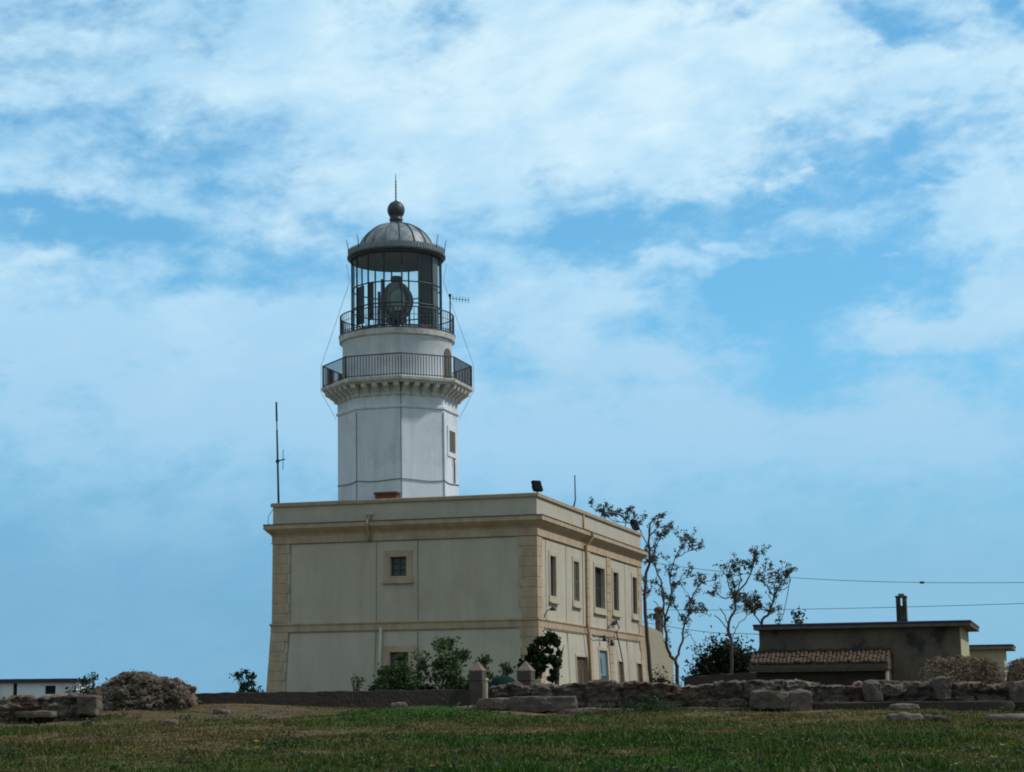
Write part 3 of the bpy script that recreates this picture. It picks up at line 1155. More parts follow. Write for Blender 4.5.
# lantern: sixteen glazed bays between slim mullions
LR = 2.03
lz0, lz1 = z_ug1 + 0.005, zf(251.5, 2.1) + 0.13
lantern = MB()
la0 = view + math.radians(6.5)
for k in range(16):
    q = la0 + k * math.pi / 8
    x, y = tx + LR * math.cos(q), ty + LR * math.sin(q)
    lantern.tube([(x, y, lz0), (x, y, lz1)], 0.043, 6)
bars = [zf(y, LR) for y in (324.5, 302.0, 280.5)]
for z in bars + [lz0 + 0.05, lz1 - 0.03]:
    pts = [(tx + LR * math.cos(la0 + k * math.pi / 8), ty + LR * math.sin(la0 + k * math.pi / 8), z) for k in range(17)]
    lantern.tube(pts, 0.031, 6, cap=False)
lan = lantern.build('lantern_frame', M['iron'], tower)
for k in range(16):
    q0, q1 = la0 + k * math.pi / 8, la0 + (k + 1) * math.pi / 8
    mb = MB()
    r = LR - 0.005
    mb.quad((tx + r * math.cos(q0), ty + r * math.sin(q0), lz0), (tx + r * math.cos(q1), ty + r * math.sin(q1), lz0), (tx + r * math.cos(q1), ty + r * math.sin(q1), lz1), (tx + r * math.cos(q0), ty + r * math.sin(q0), lz1))
    mb.build('glass_pane', M['glass'], lan)


def curtain(d0, d1, z0, z1, mat, r=1.86):
    """pleated cloth hung just inside the panes; angles in degrees right of the viewer's line"""
    mb = MB()
    nn = max(6, int(abs(d1 - d0) * 0.9))
    vs = []
    for i in range(nn + 1):
        q = view + math.radians(d0 + (d1 - d0) * i / nn)
        rr = r + 0.03 * math.sin(i * 2.1)
        vs.append((tx + rr * math.cos(q), ty + rr * math.sin(q)))
    for (xa, ya), (xb, yb) in zip(vs[:-1], vs[1:]):
        mb.quad((xa, ya, z0), (xb, yb, z0), (xb, yb, z1), (xa, ya, z1))
    o = mb.build('curtain', mat, lan)
    sm = o.modifiers.new('thickness', 'SOLIDIFY')
    sm.thickness = 0.02
    return o


curtain(31, 56, lz0, lz1 - 0.1, M['curtain'])
curtain(57, 84, lz0, lz1 - 0.1, M['sheen_insulator_grey'])  # no real curtain: grey cloth put in for the reflection on these panes
curtain(-68, -50, zf(320, 1.8), zf(282, 1.8), M['curtain'])
curtain(-43, -34, zf(318.5, 1.8), zf(280, 1.8), M['curtain'])
curtain(-26.5, -23, zf(325, 1.8), zf(291, 1.8), M['curtain'])

# lens on its pedestal
LENS_R = 0.745
lzm, lzb, lzt = zat(300.5, Dd - 0.5), zat(317.5, Dd - 0.5), zat(283, Dd - 0.5)
lx, ly = tx - 0.02, ty - 0.1
m = MB()
prof = []
NS = 26
for i in range(NS + 1):
    f_ = i / NS
    z = lzb + (lzt - lzb) * f_
    r = LENS_R * math.sin(math.pi * (0.13 + 0.74 * f_)) ** 0.75
    prof += [(r - 0.035, z), (r, z + 0.012), (r, z + (lzt - lzb) / NS * 0.62)]
m.lathe(lx, ly, [(0.02, lzb)] + prof + [(0.02, lzt + 0.03)], 20)
lens = m.build('lens', M['prism'], tower)
m = MB()
for k in range(6):
    q = view + 0.35 + k * math.pi / 3
    pts = []
    for i in range(13):
        f_ = i / 12
        r = (LENS_R + 0.01) * math.sin(math.pi * (0.13 + 0.74 * f_)) ** 0.75
        pts.append((lx + r * math.cos(q), ly + r * math.sin(q), lzb + (lzt - lzb) * f_))
    m.tube(pts, 0.035, 6)
m.build('lens_frame', M['brass'], lens)
m = MB()
fv = Vector((math.cos(view + 0.12), math.sin(view + 0.12), 0.0))
fs_ = Vector((-fv.y, fv.x, 0))
zc0 = (lzb + lzt) / 2 - 0.05
nr, na = 7, 28
vs, fs = [], []
for j in range(nr + 1):
    for pp in ((0, 0.0), (1, 0.03)):
        r = 0.40 * (j + (0.0 if pp[0] == 0 else 0.85)) / (nr + 1)
        for k in range(na):
            a = 2 * math.pi * k / na
            sag = 0.10 * (r / 0.40) ** 2
            q = Vector((lx, ly, zc0)) + fv * (LENS_R + 0.035 - sag + pp[1]) + fs_ * (r * 0.8 * math.cos(a)) + Vector((0, 0, 1.25 * r * math.sin(a)))
            vs.append(tuple(q))
rows = len(vs) // na
for j in range(rows - 1):
    for k in range(na):
        fs.append((j * na + k, j * na + (k + 1) % na, (j + 1) * na + (k + 1) % na, (j + 1) * na + k))
m.add(vs, fs)
m.build('bullseye', M['bright_prism'], lens)
m = MB()
m.lathe(lx, ly, [(0.02, lzb - 0.01), (0.5, lzb - 0.01), (0.5, lzb - 0.12), (0.12, lzb - 0.14), (0.10, lz0 + 0.02), (0.02, lz0 + 0.02)], 20)
for k in range(6):
    q = k * math.pi / 3 + 0.3
    m.tube([(lx + 0.46 * math.cos(q), ly + 0.46 * math.sin(q), lz0 + 0.01), (lx + 0.44 * math.cos(q), ly + 0.44 * math.sin(q), lzb - 0.08)], 0.035, 6)
m.lathe(lx, ly, [(0.02, lzt + 0.38), (0.24, lzt + 0.38), (0.26, lzt + 0.3), (0.22, lzt + 0.02), (0.02, lzt + 0.02)], 16)
m.tube([(tx - 0.62, ty - 0.5, lz0), (tx - 0.62, ty - 0.5, zat(279, Dd - 0.5))], 0.07, 8)
m.build('pedestal', M['lead_dark'], lens)

# eaves, ceiling, dome
ez0, ez1 = zf(253.5, 2.2), zf(240.5, 2.2)
m = MB()
m.lathe(tx, ty, [(0.02, ez0 + 0.50), (1.2, ez0 + 0.42), (1.98, ez0 + 0.16), (2.05, ez0 + 0.13), (2.13, ez0 + 0.15), (2.17, ez0 + 0.24), (2.23, ez0 + 0.26), (2.24, ez0 + 0.33), (2.19, ez0 + 0.36), (2.12, ez0 + 0.36), (1.72, ez1 - 0.14)], 48)
eave = m.build('eaves', M['lead_dark'], tower)
m = MB()
for k in range(96):
    q = 2 * math.pi * k / 96
    m.box(-0.03, 0.03, 2.185, 2.205, ez0 + 0.37, ez1 + 0.05, lambda a, b, c, q=q: Vector((tx + b * math.cos(q) - a * math.sin(q), ty + b * math.sin(q) + a * math.cos(q), c)))
m.lathe(tx, ty, [(2.165, ez0 + 0.362), (2.184, ez0 + 0.362), (2.184, ez1 + 0.01), (2.165, ez1 + 0.01)], 48, close=True)
m.build('cresting', M['crest'], eave)
dz0 = ez1 - 0.14
dzt = zat(222.5, Dd - 0.3)
dome_prof = []
for i in range(15):
    f_ = i / 14
    r = 1.74 * math.cos(f_ * math.pi / 2 * 0.90) ** 0.92
    z = dz0 + (dzt - dz0) * math.sin(f_ * math.pi / 2 * 0.90) ** 1.12
    dome_prof.append((max(r, 0.27), z))
m = MB()
m.lathe(tx, ty, dome_prof, 48)
dome = m.build('dome', M['lead'], tower, smooth=True)
for k in range(16):
    q = la0 + k * math.pi / 8
    m = MB()
    m.tube([(tx + (r + 0.01) * math.cos(q), ty + (r + 0.01) * math.sin(q), z + 0.01) for r, z in dome_prof], 0.035, 6)
    m.build('rib', M['lead_dark'], dome)
# ball ventilator and lightning rod
bz = zat(208.2, Dd - 0.35)
m = MB()
bp = [(0.34, dzt - 0.12), (0.30, dzt), (0.27, dzt + 0.12), (0.31, dzt + 0.17), (0.31, dzt + 0.24), (0.27, dzt + 0.25)]
for i in range(1, 14):
    q = -math.pi / 2 + math.pi * (0.22 + 0.78 * i / 14)
    bp.append((0.40 * math.cos(q), bz + 0.43 * math.sin(q)))
bp += [(0.07, bz + 0.38), (0.06, bz + 0.46), (0.02, bz + 0.5), (0.001, bz + 0.5)]
m.lathe(tx, ty, bp, 28)
m.build('ball_ventilator', M['lead_dark'], tower, smooth=True)
m = MB()
zt = zat(174, Dd)
m.tube([(tx, ty, bz + 0.42), (tx, ty, zt - 0.5), (tx, ty, zt)], [0.035, 0.03, 0.012], 6)
for k in range(6):
    m.lathe(tx, ty, [(0.03, bz + 0.62 + k * 0.14), (0.05, bz + 0.64 + k * 0.14), (0.03, bz + 0.66 + k * 0.14)], 8)
m.build('lightning_rod', M['iron'], tower)
for d_ in (-80, -50, 55, 82, 130, 180, 230):
    q = view + math.radians(d_)
    m = MB()
    x, y = tx + 2.2 * math.cos(q), ty + 2.2 * math.sin(q)
    ox, oy = 0.10 * math.cos(q), 0.10 * math.sin(q)
    m.tube([(x, y, ez1 - 0.1), (x + ox * 0.3, y + oy * 0.3, ez1 + 0.25), (x + ox, y + oy, ez1 + 0.50)], [0.022, 0.018, 0.012], 5)
    m.build('lightning_rod', M['iron'], tower)
# guy wires from the eaves to the lower gallery and on to the shaft
for sgn in (-1, 1):
    q = view + sgn * math.radians(86)
    dx, dy = math.cos(q), math.sin(q)
    m = MB()
    m.tube([(tx + 2.27 * dx, ty + 2.27 * dy, ez0), (tx + 2.12 * dx, ty + 2.12 * dy, ez0 - 0.8), (tx + 3.42 * dx, ty + 3.42 * dy, zr1 + 0.0), (tx + 3.43 * dx, ty + 3.43 * dy, z_slab0), (tx + 2.75 * dx, ty + 2.75 * dy, z_ring - 0.25)], 0.009, 5)
    m.build('conductor_wire', M['tower_cable'], tower)
# dark conductor cables down the corners and round the foot of the shaft
for k in range(-1, 2):
    q = a0 + k * math.pi / 4
    m = MB()
    top = z_slab0 - 0.05 if k == 0 else z_ring - 0.2
    m.tube([(tx + (TR + 0.025) * math.cos(q), ty + (TR + 0.025) * math.sin(q), z) for z in np.linspace(Zbase, top, 8)], 0.016 if k else 0.020, 6)
    m.build('conductor_cable', M['tower_cable'], tower)
m = MB()
zc_ = zf(478.5, TR)
pts = []
for k in range(-2, 3):
    q0 = a0 + k * math.pi / 4
    v0 = Vector((tx + (TR + 0.03) * math.cos(q0), ty + (TR + 0.03) * math.sin(q0), 0))
    q1 = q0 + math.pi / 4
    v1 = Vector((tx + (TR + 0.03) * math.cos(q1), ty + (TR + 0.03) * math.sin(q1), 0))
    for j in range(6):
        f_ = j / 6
        p = v0.lerp(v1, f_)
        pts.append((p.x, p.y, zc_ - 0.06 * math.sin(math.pi * f_) + 0.02 * math.sin(k * 3.1 + j)))
m.tube(pts, 0.018, 6)
m.build('conductor_cable', M['tower_cable'], tower)
# window in the sunlit side of the shaft: face between corner +1 and corner +2
n, t = oct_dir(2)


def TS(s, z, o):
    q = TC + n * (TR * ap + o) + t * s
    return Vector((q.x, q.y, z))


wz0, wz1 = zat(452.5, Dd - 0.9, 452), zat(431, Dd - 0.9, 452)
sc = 0.10
m = MB()
for (p, q, zz0, zz1) in ((sc - 0.62, sc - 0.42, wz0 - 0.2, wz1 + 0.2), (sc + 0.42, sc + 0.62, wz0 - 0.2, wz1 + 0.2), (sc - 0.42, sc + 0.42, wz1, wz1 + 0.2), (sc - 0.42, sc + 0.42, wz0 - 0.2, wz0)):
    m.box(p, q, -0.02, 0.045, zz0, zz1, lambda a, b, c: TS(a, c, b))
wf = m.build('window_frame', M['white'], tower)
m = MB()
m.box(sc - 0.42, sc + 0.42, -0.02, 0.02, wz0, wz1, lambda a, b, c: TS(a, c, b))
m.build('pane', M['shutter_grey'], wf)
m = MB()
m.tube([TS(sc + 0.1, wz0 - 0.25, 0.06), TS(sc + 0.1, wz0 - 0.4, 0.08), TS(sc + 0.22, wz0 - 0.5, 0.06), TS(sc + 0.22, zc_ + 0.0, 0.06)], 0.035, 6)
m.build('drain_pipe', M['cable'], tower)

tower.rotation_euler = (0, -0.0095, 0)

# ------------------------------------------------------------------ things on the house roof and walls
def roof_flood(px, py, Yadd, s, label, rot):
    pass


def floodlight(base, yaw, pitch, s, label):
    e = empty('floodlight', tuple(base), label, 'floodlight', 'floodlights on the parapet')
    R = Matrix.Translation(base + Vector((0, 0, 0.26 * s))) @ Matrix.Rotation(yaw, 4, 'Z') @ Matrix.Rotation(pitch, 4, 'X')

    def T(a, b, c):
        return R @ Vector((a * s, b * s, c * s))
    mb = MB()
    mb.box(-0.26, 0.26, -0.10, 0.08, -0.18, 0.42, T)
    mb.box(-0.20, 0.20, 0.08, 0.16, -0.10, 0.34, T)
    b = mb.build('lamp_housing', M['housing'], e, bevel=0.03)
    mb = MB()
    mb.box(-0.22, 0.22, -0.115, -0.102, -0.14, 0.38, T)
    mb.build('lamp_glass', M['lampglass'], b)
    mb = MB()
    mb.tube([base + Vector((0, 0, -0.02)), base + Vector((0, 0, 0.10 * s))], 0.05 * s, 8)
    mb.tube([T(-0.3, 0, 0.1), T(-0.3, 0, -0.12), base + Vector((0, 0, 0.08 * s)), T(0.3, 0, -0.12), T(0.3, 0, 0.1)], 0.025 * s, 6)
    mb.build('bracket', M['iron'], e)
    return e


M['lampglass'] = surf('lamp_glass', (0.012, 0.015, 0.02), (0.008, 0.01, 0.013), 3, 0.8, spec=0.02)
floodlight(H(0.02, 0.30, ZP), math.radians(30), math.radians(-24), 0.82, 'black floodlight on the near corner of the house parapet')
floodlight(H(0.05, B_ - 0.75, ZP), math.radians(60), math.radians(-22), 0.95, 'black floodlight at the far end of the sunlit parapet')


def mast(base, pts_r, label, name='antenna_mast', cat='antenna'):
    e = empty(name, tuple(base), label, cat)
    return e


b0 = H(on_left(277.3, 501)[0] - 0.02, 0.10, ZP)
e = empty('antenna_mast', tuple(b0), 'tall thin grey aerial mast with side dipole at parapet end', 'antenna')
ztop = zat(402, b0.y, 277)
zmid = zat(460, b0.y, 277)
lean = (at(276.3, 402, b0.y).x - b0.x)
Lz = ztop - b0.z


def ml(f_):
    return Vector((b0.x + lean * f_, b0.y, b0.z + Lz * f_))


m = MB()
m.tube([ml(0), ml(0.45), ml(0.72)], [0.05, 0.042, 0.038], 8)
m.build('pole', M['mast'] if 'mast' in M else M['lead_dark'], e)
m = MB()
m.tube([ml(0.72), ml(0.81)], 0.028, 8)
m.build('insulator', M['sheen_insulator_grey'], e)
m = MB()
m.tube([ml(0.81), ml(1.0)], [0.045, 0.04], 8)
m.build('whip', M['lead_dark'], e)
p = ml(0.415)
m = MB()
m.tube([p + Vector((-0.09, 0, -0.02)), p + Vector((0.32, -0.05, 0.08))], 0.03, 6)
m.tube([p + Vector((0, 0, -0.07)), p + Vector((0, 0, 0.07))], 0.075, 8)
arm = m.build('arm', M['iron'], e)
m = MB()
m.tube([p + Vector((0.24, -0.04, -0.40)), p + Vector((0.24, -0.04, 0.52))], 0.016, 6)
m.build('dipole', M['lead'], arm)

v575 = on_right(575.8, 505)[0]
pb = H(0.12, v575, ZP - 0.02)
m = MB()
m.tube([pb, at(575.3, 500, pb.y), at(574.8, 475, pb.y)], [0.05, 0.035, 0.028], 6)
tag(m.build('aerial_rod', M['lead_dark']), 'short plain aerial rod rising above the sunlit parapet', 'antenna')
pb = H(0.2, B_ - 2.6, ZP - 0.02)
m = MB()
m.tube([pb, at(628.3, 509, pb.y)], [0.03, 0.018], 6)
tag(m.build('aerial_rod', M['lead_dark']), 'tiny aerial rod next to the far parapet floodlight', 'antenna')

# brick flue behind the parapet
q0 = at(388, 498, 82.2)
zb_, zt_ = ZC + 0.15, zat(492.3, 82.4, 388)
x0, x1 = at(375.5, 496, 82.4).x, at(399.5, 496, 82.4).x
cx_, L2 = (x0 + x1) / 2, (x1 - x0) / 2
fc = Vector((cx_, 82.5, 0))
fl = empty('brick_flue', (cx_, 82.5, zb_), 'low red brick flue with slab top at the foot of the white tower', 'chimney')


def FQ(a, b, c):
    return fc - aV * a + bV * b + Vector((0, 0, c))


m = MB()
m.box(-L2 * 0.94, L2 * 0.94, -0.25, 0.25, zb_, zt_ - 0.1, FQ)
m.build('stack', M['brick'], fl)
m = MB()
m.box(-L2 * 1.02, L2 * 1.04, -0.32, 0.32, zt_ - 0.098, zt_, FQ)
m.build('cap_slab', M['brick_dark'] if 'brick_dark' in M else M['rust'], fl, bevel=0.01)

# wall lamp by the corner
v, z = on_right(544.6, 609)
lp = empty('wall_lamp', tuple(HR(v, z - 0.3, 0.02)), 'small dark wall lamp on the sunlit face near the corner', 'lamp')
m = MB()
m.tube([HR(v - 0.1, z - 0.3, 0.02), HR(v - 0.1, z - 0.08, 0.12), HR(v, z + 0.02, 0.28)], 0.022, 6)
m.build('arm', M['iron'], lp)
m = MB()
c = HR(v + 0.05, z, 0.36)
m.lathe(c.x, c.y, [(0.001, z + 0.09), (0.09, z + 0.07), (0.15, z - 0.05), (0.13, z - 0.07), (0.001, z - 0.02)], 12)
m.build('lamp_shade', M['iron'], lp, smooth=True)

# yagi aerial clamped to the upper railing of the tower
yb = Vector((at(450.2, 330, Dd - 0.8).x, Dd - 0.8, ur0 + 0.02))
e = empty('yagi_aerial', tuple(yb), 'small yagi television aerial fixed to the upper tower gallery rail', 'antenna')
zt_ = zat(294.5, yb.y, 450)
m = MB()
m.tube([yb, (yb.x, yb.y, zt_)], 0.035, 6)
m.tube([(yb.x, yb.y, zt_ - 0.1), (yb.x, yb.y, zt_ + 0.02)], 0.06, 8)
m.build('pole', M['iron'], e)
zb2 = zat(298, yb.y, 456)
xr = at(469, 300, yb.y).x
m = MB()
m.tube([(yb.x - 0.03, yb.y, zb2), (xr, yb.y + 0.15, zb2 - 0.08)], 0.016, 5)
bo = m.build('boom', M['iron'], e)
m = MB()
for k in range(6):
    f_ = 0.16 + 0.82 * k / 5
    x = yb.x + (xr - yb.x) * f_
    y = yb.y + 0.15 * f_
    m.tube([(x, y - 0.12, zb2 - 0.08 * f_ - 0.16), (x, y + 0.12, zb2 - 0.08 * f_ + 0.16)], 0.013, 5)
m.build('element', M['iron'], bo)

# ------------------------------------------------------------------ rocks
def rock_into(mb, c, size, seed, rnd=0.45, amp=0.16, cuts=4, yaw=0.0, freq=2.2):
    bm = bmesh.new()
    bmesh.ops.create_cube(bm, size=2)
    bmesh.ops.subdivide_edges(bm, edges=bm.edges[:], cuts=cuts, use_grid_fill=True)
    off = Vector((seed * 3.17, seed * 1.7, seed * 0.9))
    cy_, sy_ = math.cos(yaw), math.sin(yaw)
    vs = []
    for v in bm.verts:
        p = v.co.copy()
        q = p.normalized() * 1.25
        p = p.lerp(q, rnd)
        w = Vector((p.x * size[0], p.y * size[1], p.z * size[2]))
        nn = mnoise.fractal(w * freq + off, 0.9, 2.1, 5) * amp
        nd = mnoise.noise(w * freq * 0.45 + off) * amp * 1.1
        mlen = min(size)
        w += p.normalized() * (nn + nd) * mlen * 2.0
        x, y = w.x * cy_ - w.y * sy_, w.x * sy_ + w.y * cy_
        vs.append((c[0] + x, c[1] + y, c[2] + w.z))
    fs = [tuple(v.index for v in f.verts) for f in bm.faces]
    bm.free()
    mb.add(vs, fs)


def cell_noise(x, z, lx, lz, seed):
    """elongated irregular blocks: returns per-block value and distance to the nearest joint"""
    X, Z = x / lx, z / lz
    xi, zi = np.floor(X), np.floor(Z)
    best = np.full(X.shape, 9.0)
    sec = np.full(X.shape, 9.0)
    val = np.zeros(X.shape)

    def h(a, b, k):
        q = np.sin(a * 127.1 + b * 311.7 + (seed + k) * 74.7) * 43758.5453
        return q - np.floor(q)
    for dx in (-1, 0, 1):
        for dz in (-1, 0, 1):
            cx, cz = xi + dx, zi + dz
            px, pz = cx + 0.15 + 0.7 * h(cx, cz, 1), cz + 0.25 + 0.5 * h(cx, cz, 2)
            d = np.maximum(np.abs(X - px) * 0.9, np.abs(Z - pz)) * 0.7 + np.hypot(X - px, Z - pz) * 0.3
            v = h(cx, cz, 3)
            nb = d < best
            sec = np.where(nb, best, np.minimum(sec, d))
            val = np.where(nb, v, val)
            best = np.where(nb, d, best)
    return val, sec - best


def rubble_wall(path, h0, label, thick=0.34, seed=0, tops=None, lx=0.85, lz=0.30, rough=1.0):
    """weathered stone wall along path [(x,y)...] standing on the ground, one continuous rough body"""
    (xa, ya), (xb, yb) = path
    Ls = math.hypot(xb - xa, yb - ya)
    ux, uy = (xb - xa) / Ls, (yb - ya) / Ls
    ns = int(Ls / 0.035)
    nf, nt_, nb = 26, 9, 5
    sv = np.linspace(0, Ls, ns)
    S2 = sv[:, None] * np.ones((1, nf + nt_ + nb))
    bx, by = xa + ux * sv, ya + uy * sv
    g = gz(bx, by) - 0.10
    # block-wise stepping of the crest
    tv, te = cell_noise(sv, sv * 0 + 0.5, 0.8, 1.0, seed + 5)
    top = np.array([tops(x) for x in bx]) + (tv - 0.5) * 0.08 * rough + (fbm2(sv * 3, sv * 0, seed + 2, 4) - 0.5) * 0.10 - 0.03 * np.exp(-(te / 0.08) ** 2)
    hh = np.maximum(top - g, 0.12)
    fz = np.concatenate([np.linspace(0, 1, nf), np.ones(nt_), np.linspace(1, 0, nb)])
    fy = np.concatenate([-np.ones(nf), np.linspace(-1, 1, nt_ + 2)[1:-1], np.ones(nb)])
    Z = g[:, None] + hh[:, None] * fz[None, :]
    val, ed = cell_noise(S2 + 0.10 * fbm2(S2 * 2, Z * 4, seed + 1), Z + 0.04 * fbm2(S2 * 3, Z * 3, seed + 9), lx, lz, seed)
    rid = np.array([[mnoise.fractal(Vector((a * 3.2 + seed * 7, b * 7.0, c * 2.0)), 0.75, 2.1, 5) for b, c in zip(zr, fy)] for a, zr in zip(sv, Z)])
    ledge = (fbm2(S2 * 0.7, Z * 9, seed + 4, 3) - 0.5)
    joint_ = np.exp(-(ed / 0.07) ** 2)
    rid2 = (fbm2(S2 * 9, Z * 14, seed + 12, 4) - 0.5) + (fbm2(S2 * 22, Z * 30, seed + 13, 2) - 0.5) * 0.5
    out = (val - 0.5) * 0.06 + rid * 0.05 * rough + rid2 * 0.20 + ledge * 0.22 - joint_ * 0.05
    front = np.clip(-fy, 0, 1)
    Y2 = fy[None, :] * thick * (1 + 0 * S2) - (out * (0.25 + 0.75 * np.abs(fy)[None, :])) * np.where(fy < 0, 1, -1)[None, :]
    lift = np.concatenate([np.zeros(nf), np.sin(np.linspace(0, math.pi, nt_)) * 0.03, np.zeros(nb)])
    Z2 = Z + lift[None, :] + (rid * 0.035 * rough + rid2 * 0.06) * fz[None, :]
    P = np.stack([bx[:, None] - uy * Y2 + rid * 0.02, by[:, None] + ux * Y2, Z2], -1)
    n2 = nf + nt_ + nb
    idx = np.arange(ns * n2).reshape(ns, n2)
    f = np.stack([idx[:-1, :-1], idx[1:, :-1], idx[1:, 1:], idx[:-1, 1:]], -1).reshape(-1, 4)
    # end caps as thin fans of quads
    cap = []
    for row in (idx[0], idx[-1]):
        k = n2
        for q in range(k // 2 - 1):
            cap.append([row[q], row[q + 1], row[k - 2 - q], row[k - 1 - q]])
    f = np.concatenate([f, np.array(cap)])
    pal = np.array([(0.165, 0.128, 0.102), (0.125, 0.092, 0.076), (0.19, 0.16, 0.13), (0.14, 0.095, 0.072), (0.115, 0.095, 0.085)])
    k = np.clip((val * 5).astype(int), 0, 4)
    tone = pal[k] * (0.35 + 1.15 * fbm2(S2 * 5, Z * 8, seed + 6, 4))[..., None]
    moss = np.clip((fbm2(S2 * 1.4, Z * 3, seed + 8, 3) - 0.55) * 4, 0, 1)[..., None]
    tone = tone * 0.86 * (1 - 0.55 * joint_[..., None])  # crevice shade darkened into the stone colour along the joints
    tone = tone * (1 - 0.5 * moss) + 0.5 * moss * np.array([0.05, 0.045, 0.038])
    o = np_mesh('stone_wall', P.reshape(-1, 3), f, M['wall_rock'], tone.reshape(-1, 3), loc=((xa + xb) / 2, (ya + yb) / 2, float(g.min())))
    return tag(o, label, 'wall')


def wtop(x):
    return zat(682.5, 51, 512 + x / 51 * F)


# long field wall to the right of the gate
xl, xr_ = at(553, 690, 51.3).x, at(1330, 690, 50.6).x
rubble_wall([(xl, 51.3), (xr_, 50.6)], 0.7, 'long rough rubble field wall running right below the tiled shed', seed=3,
            tops=lambda x: zat(683.5 + 1.6 * math.sin(x * 1.7), 51, 512 + x / 51 * F))
# collapsed shoulder of the wall at the gate
xa, xb = at(489, 695, 51.0).x, at(556, 695, 51.0).x
rubble_wall([(xa, 51.4), (xb, 51.25)], 0.6, 'tumbled end of the rubble wall in front of the gateposts', seed=8, lx=0.6, rough=1.4,
            tops=lambda x: zat(684 + max(0, (at(512, 690, 51).x - x)) * 9.0, 51, 512 + x / 51 * F))


def block(px, py, wpx, hpx, Y, label, seed, dep=0.3, rnd=0.12, yaw=0.0, mat='block_stone', amp=0.13):
    c = at(px, py, Y)
    k = Y / F
    mb = MB()
    rock_into(mb, (c.x, c.y, c.z), (wpx * k / 2, dep, hpx * k / 2), seed, rnd=rnd + 0.05, amp=amp, cuts=12, yaw=yaw, freq=4.0)
    o = mb.build('stone_block', M[mat], smooth=True)
    return tag(o, label, 'stone block')


block(543, 704.5, 64, 15, 49.9, 'long pale cut block lying before the tumbled wall end', 4.1, 0.28, 0.06)
block(497, 704.0, 38, 11, 50.1, 'low brown block half buried right beneath the first gatepost', 6.3, 0.28, 0.08, mat='wall_stone')
block(771, 700.5, 37, 17, 49.7, 'pale wedge shaped block leaning on the field wall', 1.9, 0.30, 0.14)
block(799, 701.5, 20, 19, 49.7, 'upright square block beside the pale wedge shaped block', 2.6, 0.3, 0.10, mat='wall_stone')
block(942, 689, 14, 21, 50.3, 'tall narrow stone set upright in the field wall', 3.3, 0.25, 0.15)
block(873, 692, 15, 18, 50.3, 'squarish grey stone set into the wall below the chimney house', 5.3, 0.25, 0.12)
block(1018, 692, 16, 22, 50.2, 'large squared stone closing the wall at the picture edge', 7.1, 0.28, 0.12)
block(912, 707.5, 198, 11, 49.95, 'long low stone plinth slab along the foot of the wall', 8.2, 0.22, 0.05, mat='old_render', amp=0.05)
block(700, 711.5, 120, 7, 49.9, 'long flat buried kerb stone in the grass before the wall', 9.4, 0.22, 0.2, mat='old_render', amp=0.12)
block(598, 713, 74, 8, 49.6, 'broken flat slab lying in grass below the pale cut block', 9.9, 0.25, 0.25, mat='wall_stone', amp=0.14)

# rubble wall stub at the far left and its blocks
rubble_wall([(at(-30, 705, 49).x, 49.0), (at(84, 705, 49).x, 49.4)], 0.4, 'short ruined rubble wall before the white shed', seed=21,
            tops=lambda x: zat(696.5, 49.3, 50), lx=0.6, rough=1.2)
block(89, 705.5, 20, 19, 48.9, 'tan squared stone ending the ruined wall near the brush heap', 11.3, 0.3, 0.14)
block(36, 714.5, 38, 6, 48.6, 'flat grey slab lying at the foot of the ruined wall', 12.3, 0.25, 0.12)

# scattered single stones in the grass
stones = [(87, 720, 12, 6, 45.5, 'small pale stone in the grass below the ruined wall end'), (171, 721.5, 12, 5, 45, 'small grey stone in grass below the brush heap'),
          (222, 705.5, 16, 5, 49.8, 'flat pinkish stone at the foot of the low dark wall'), (399, 706.5, 15, 6, 49.8, 'rounded pale stone on the bank left of the gateposts'),
          (905, 725.5, 34, 8, 42.5, 'broken grey slab lying alone in the grass'), (928, 722.5, 8, 6, 42.6, 'little upright pale stone beside the broken slab'),
          (942, 728, 16, 6, 42, 'reddish brick lump beside the broken slab'), (1010, 726, 42, 7, 42.5, 'flat dark stones low in the grass at the picture edge'),
          (468, 703.5, 30, 4, 50.2, 'thin pale kerb stone on the mound by the gateposts'), (905, 712.5, 26, 6, 48.5, 'weathered lump of stone at the foot of the plinth')]
for i, (px, py, wp, hp, Y, lb) in enumerate(stones):
    c = at(px, py, Y)
    k = Y / F
    mb = MB()
    g = gz1(c.x, c.y)
    rock_into(mb, (c.x, c.y, g + hp * k * 0.30), (wp * k / 2, wp * k / 2 * 0.7, hp * k / 2 * 1.15), 20 + i * 1.3, rnd=0.4, amp=0.2, cuts=7, freq=6.0)
    tag(mb.build('loose_stone', M['tile'] if 'brick' in lb else M['wall_stone'], smooth=True), lb, 'stone')

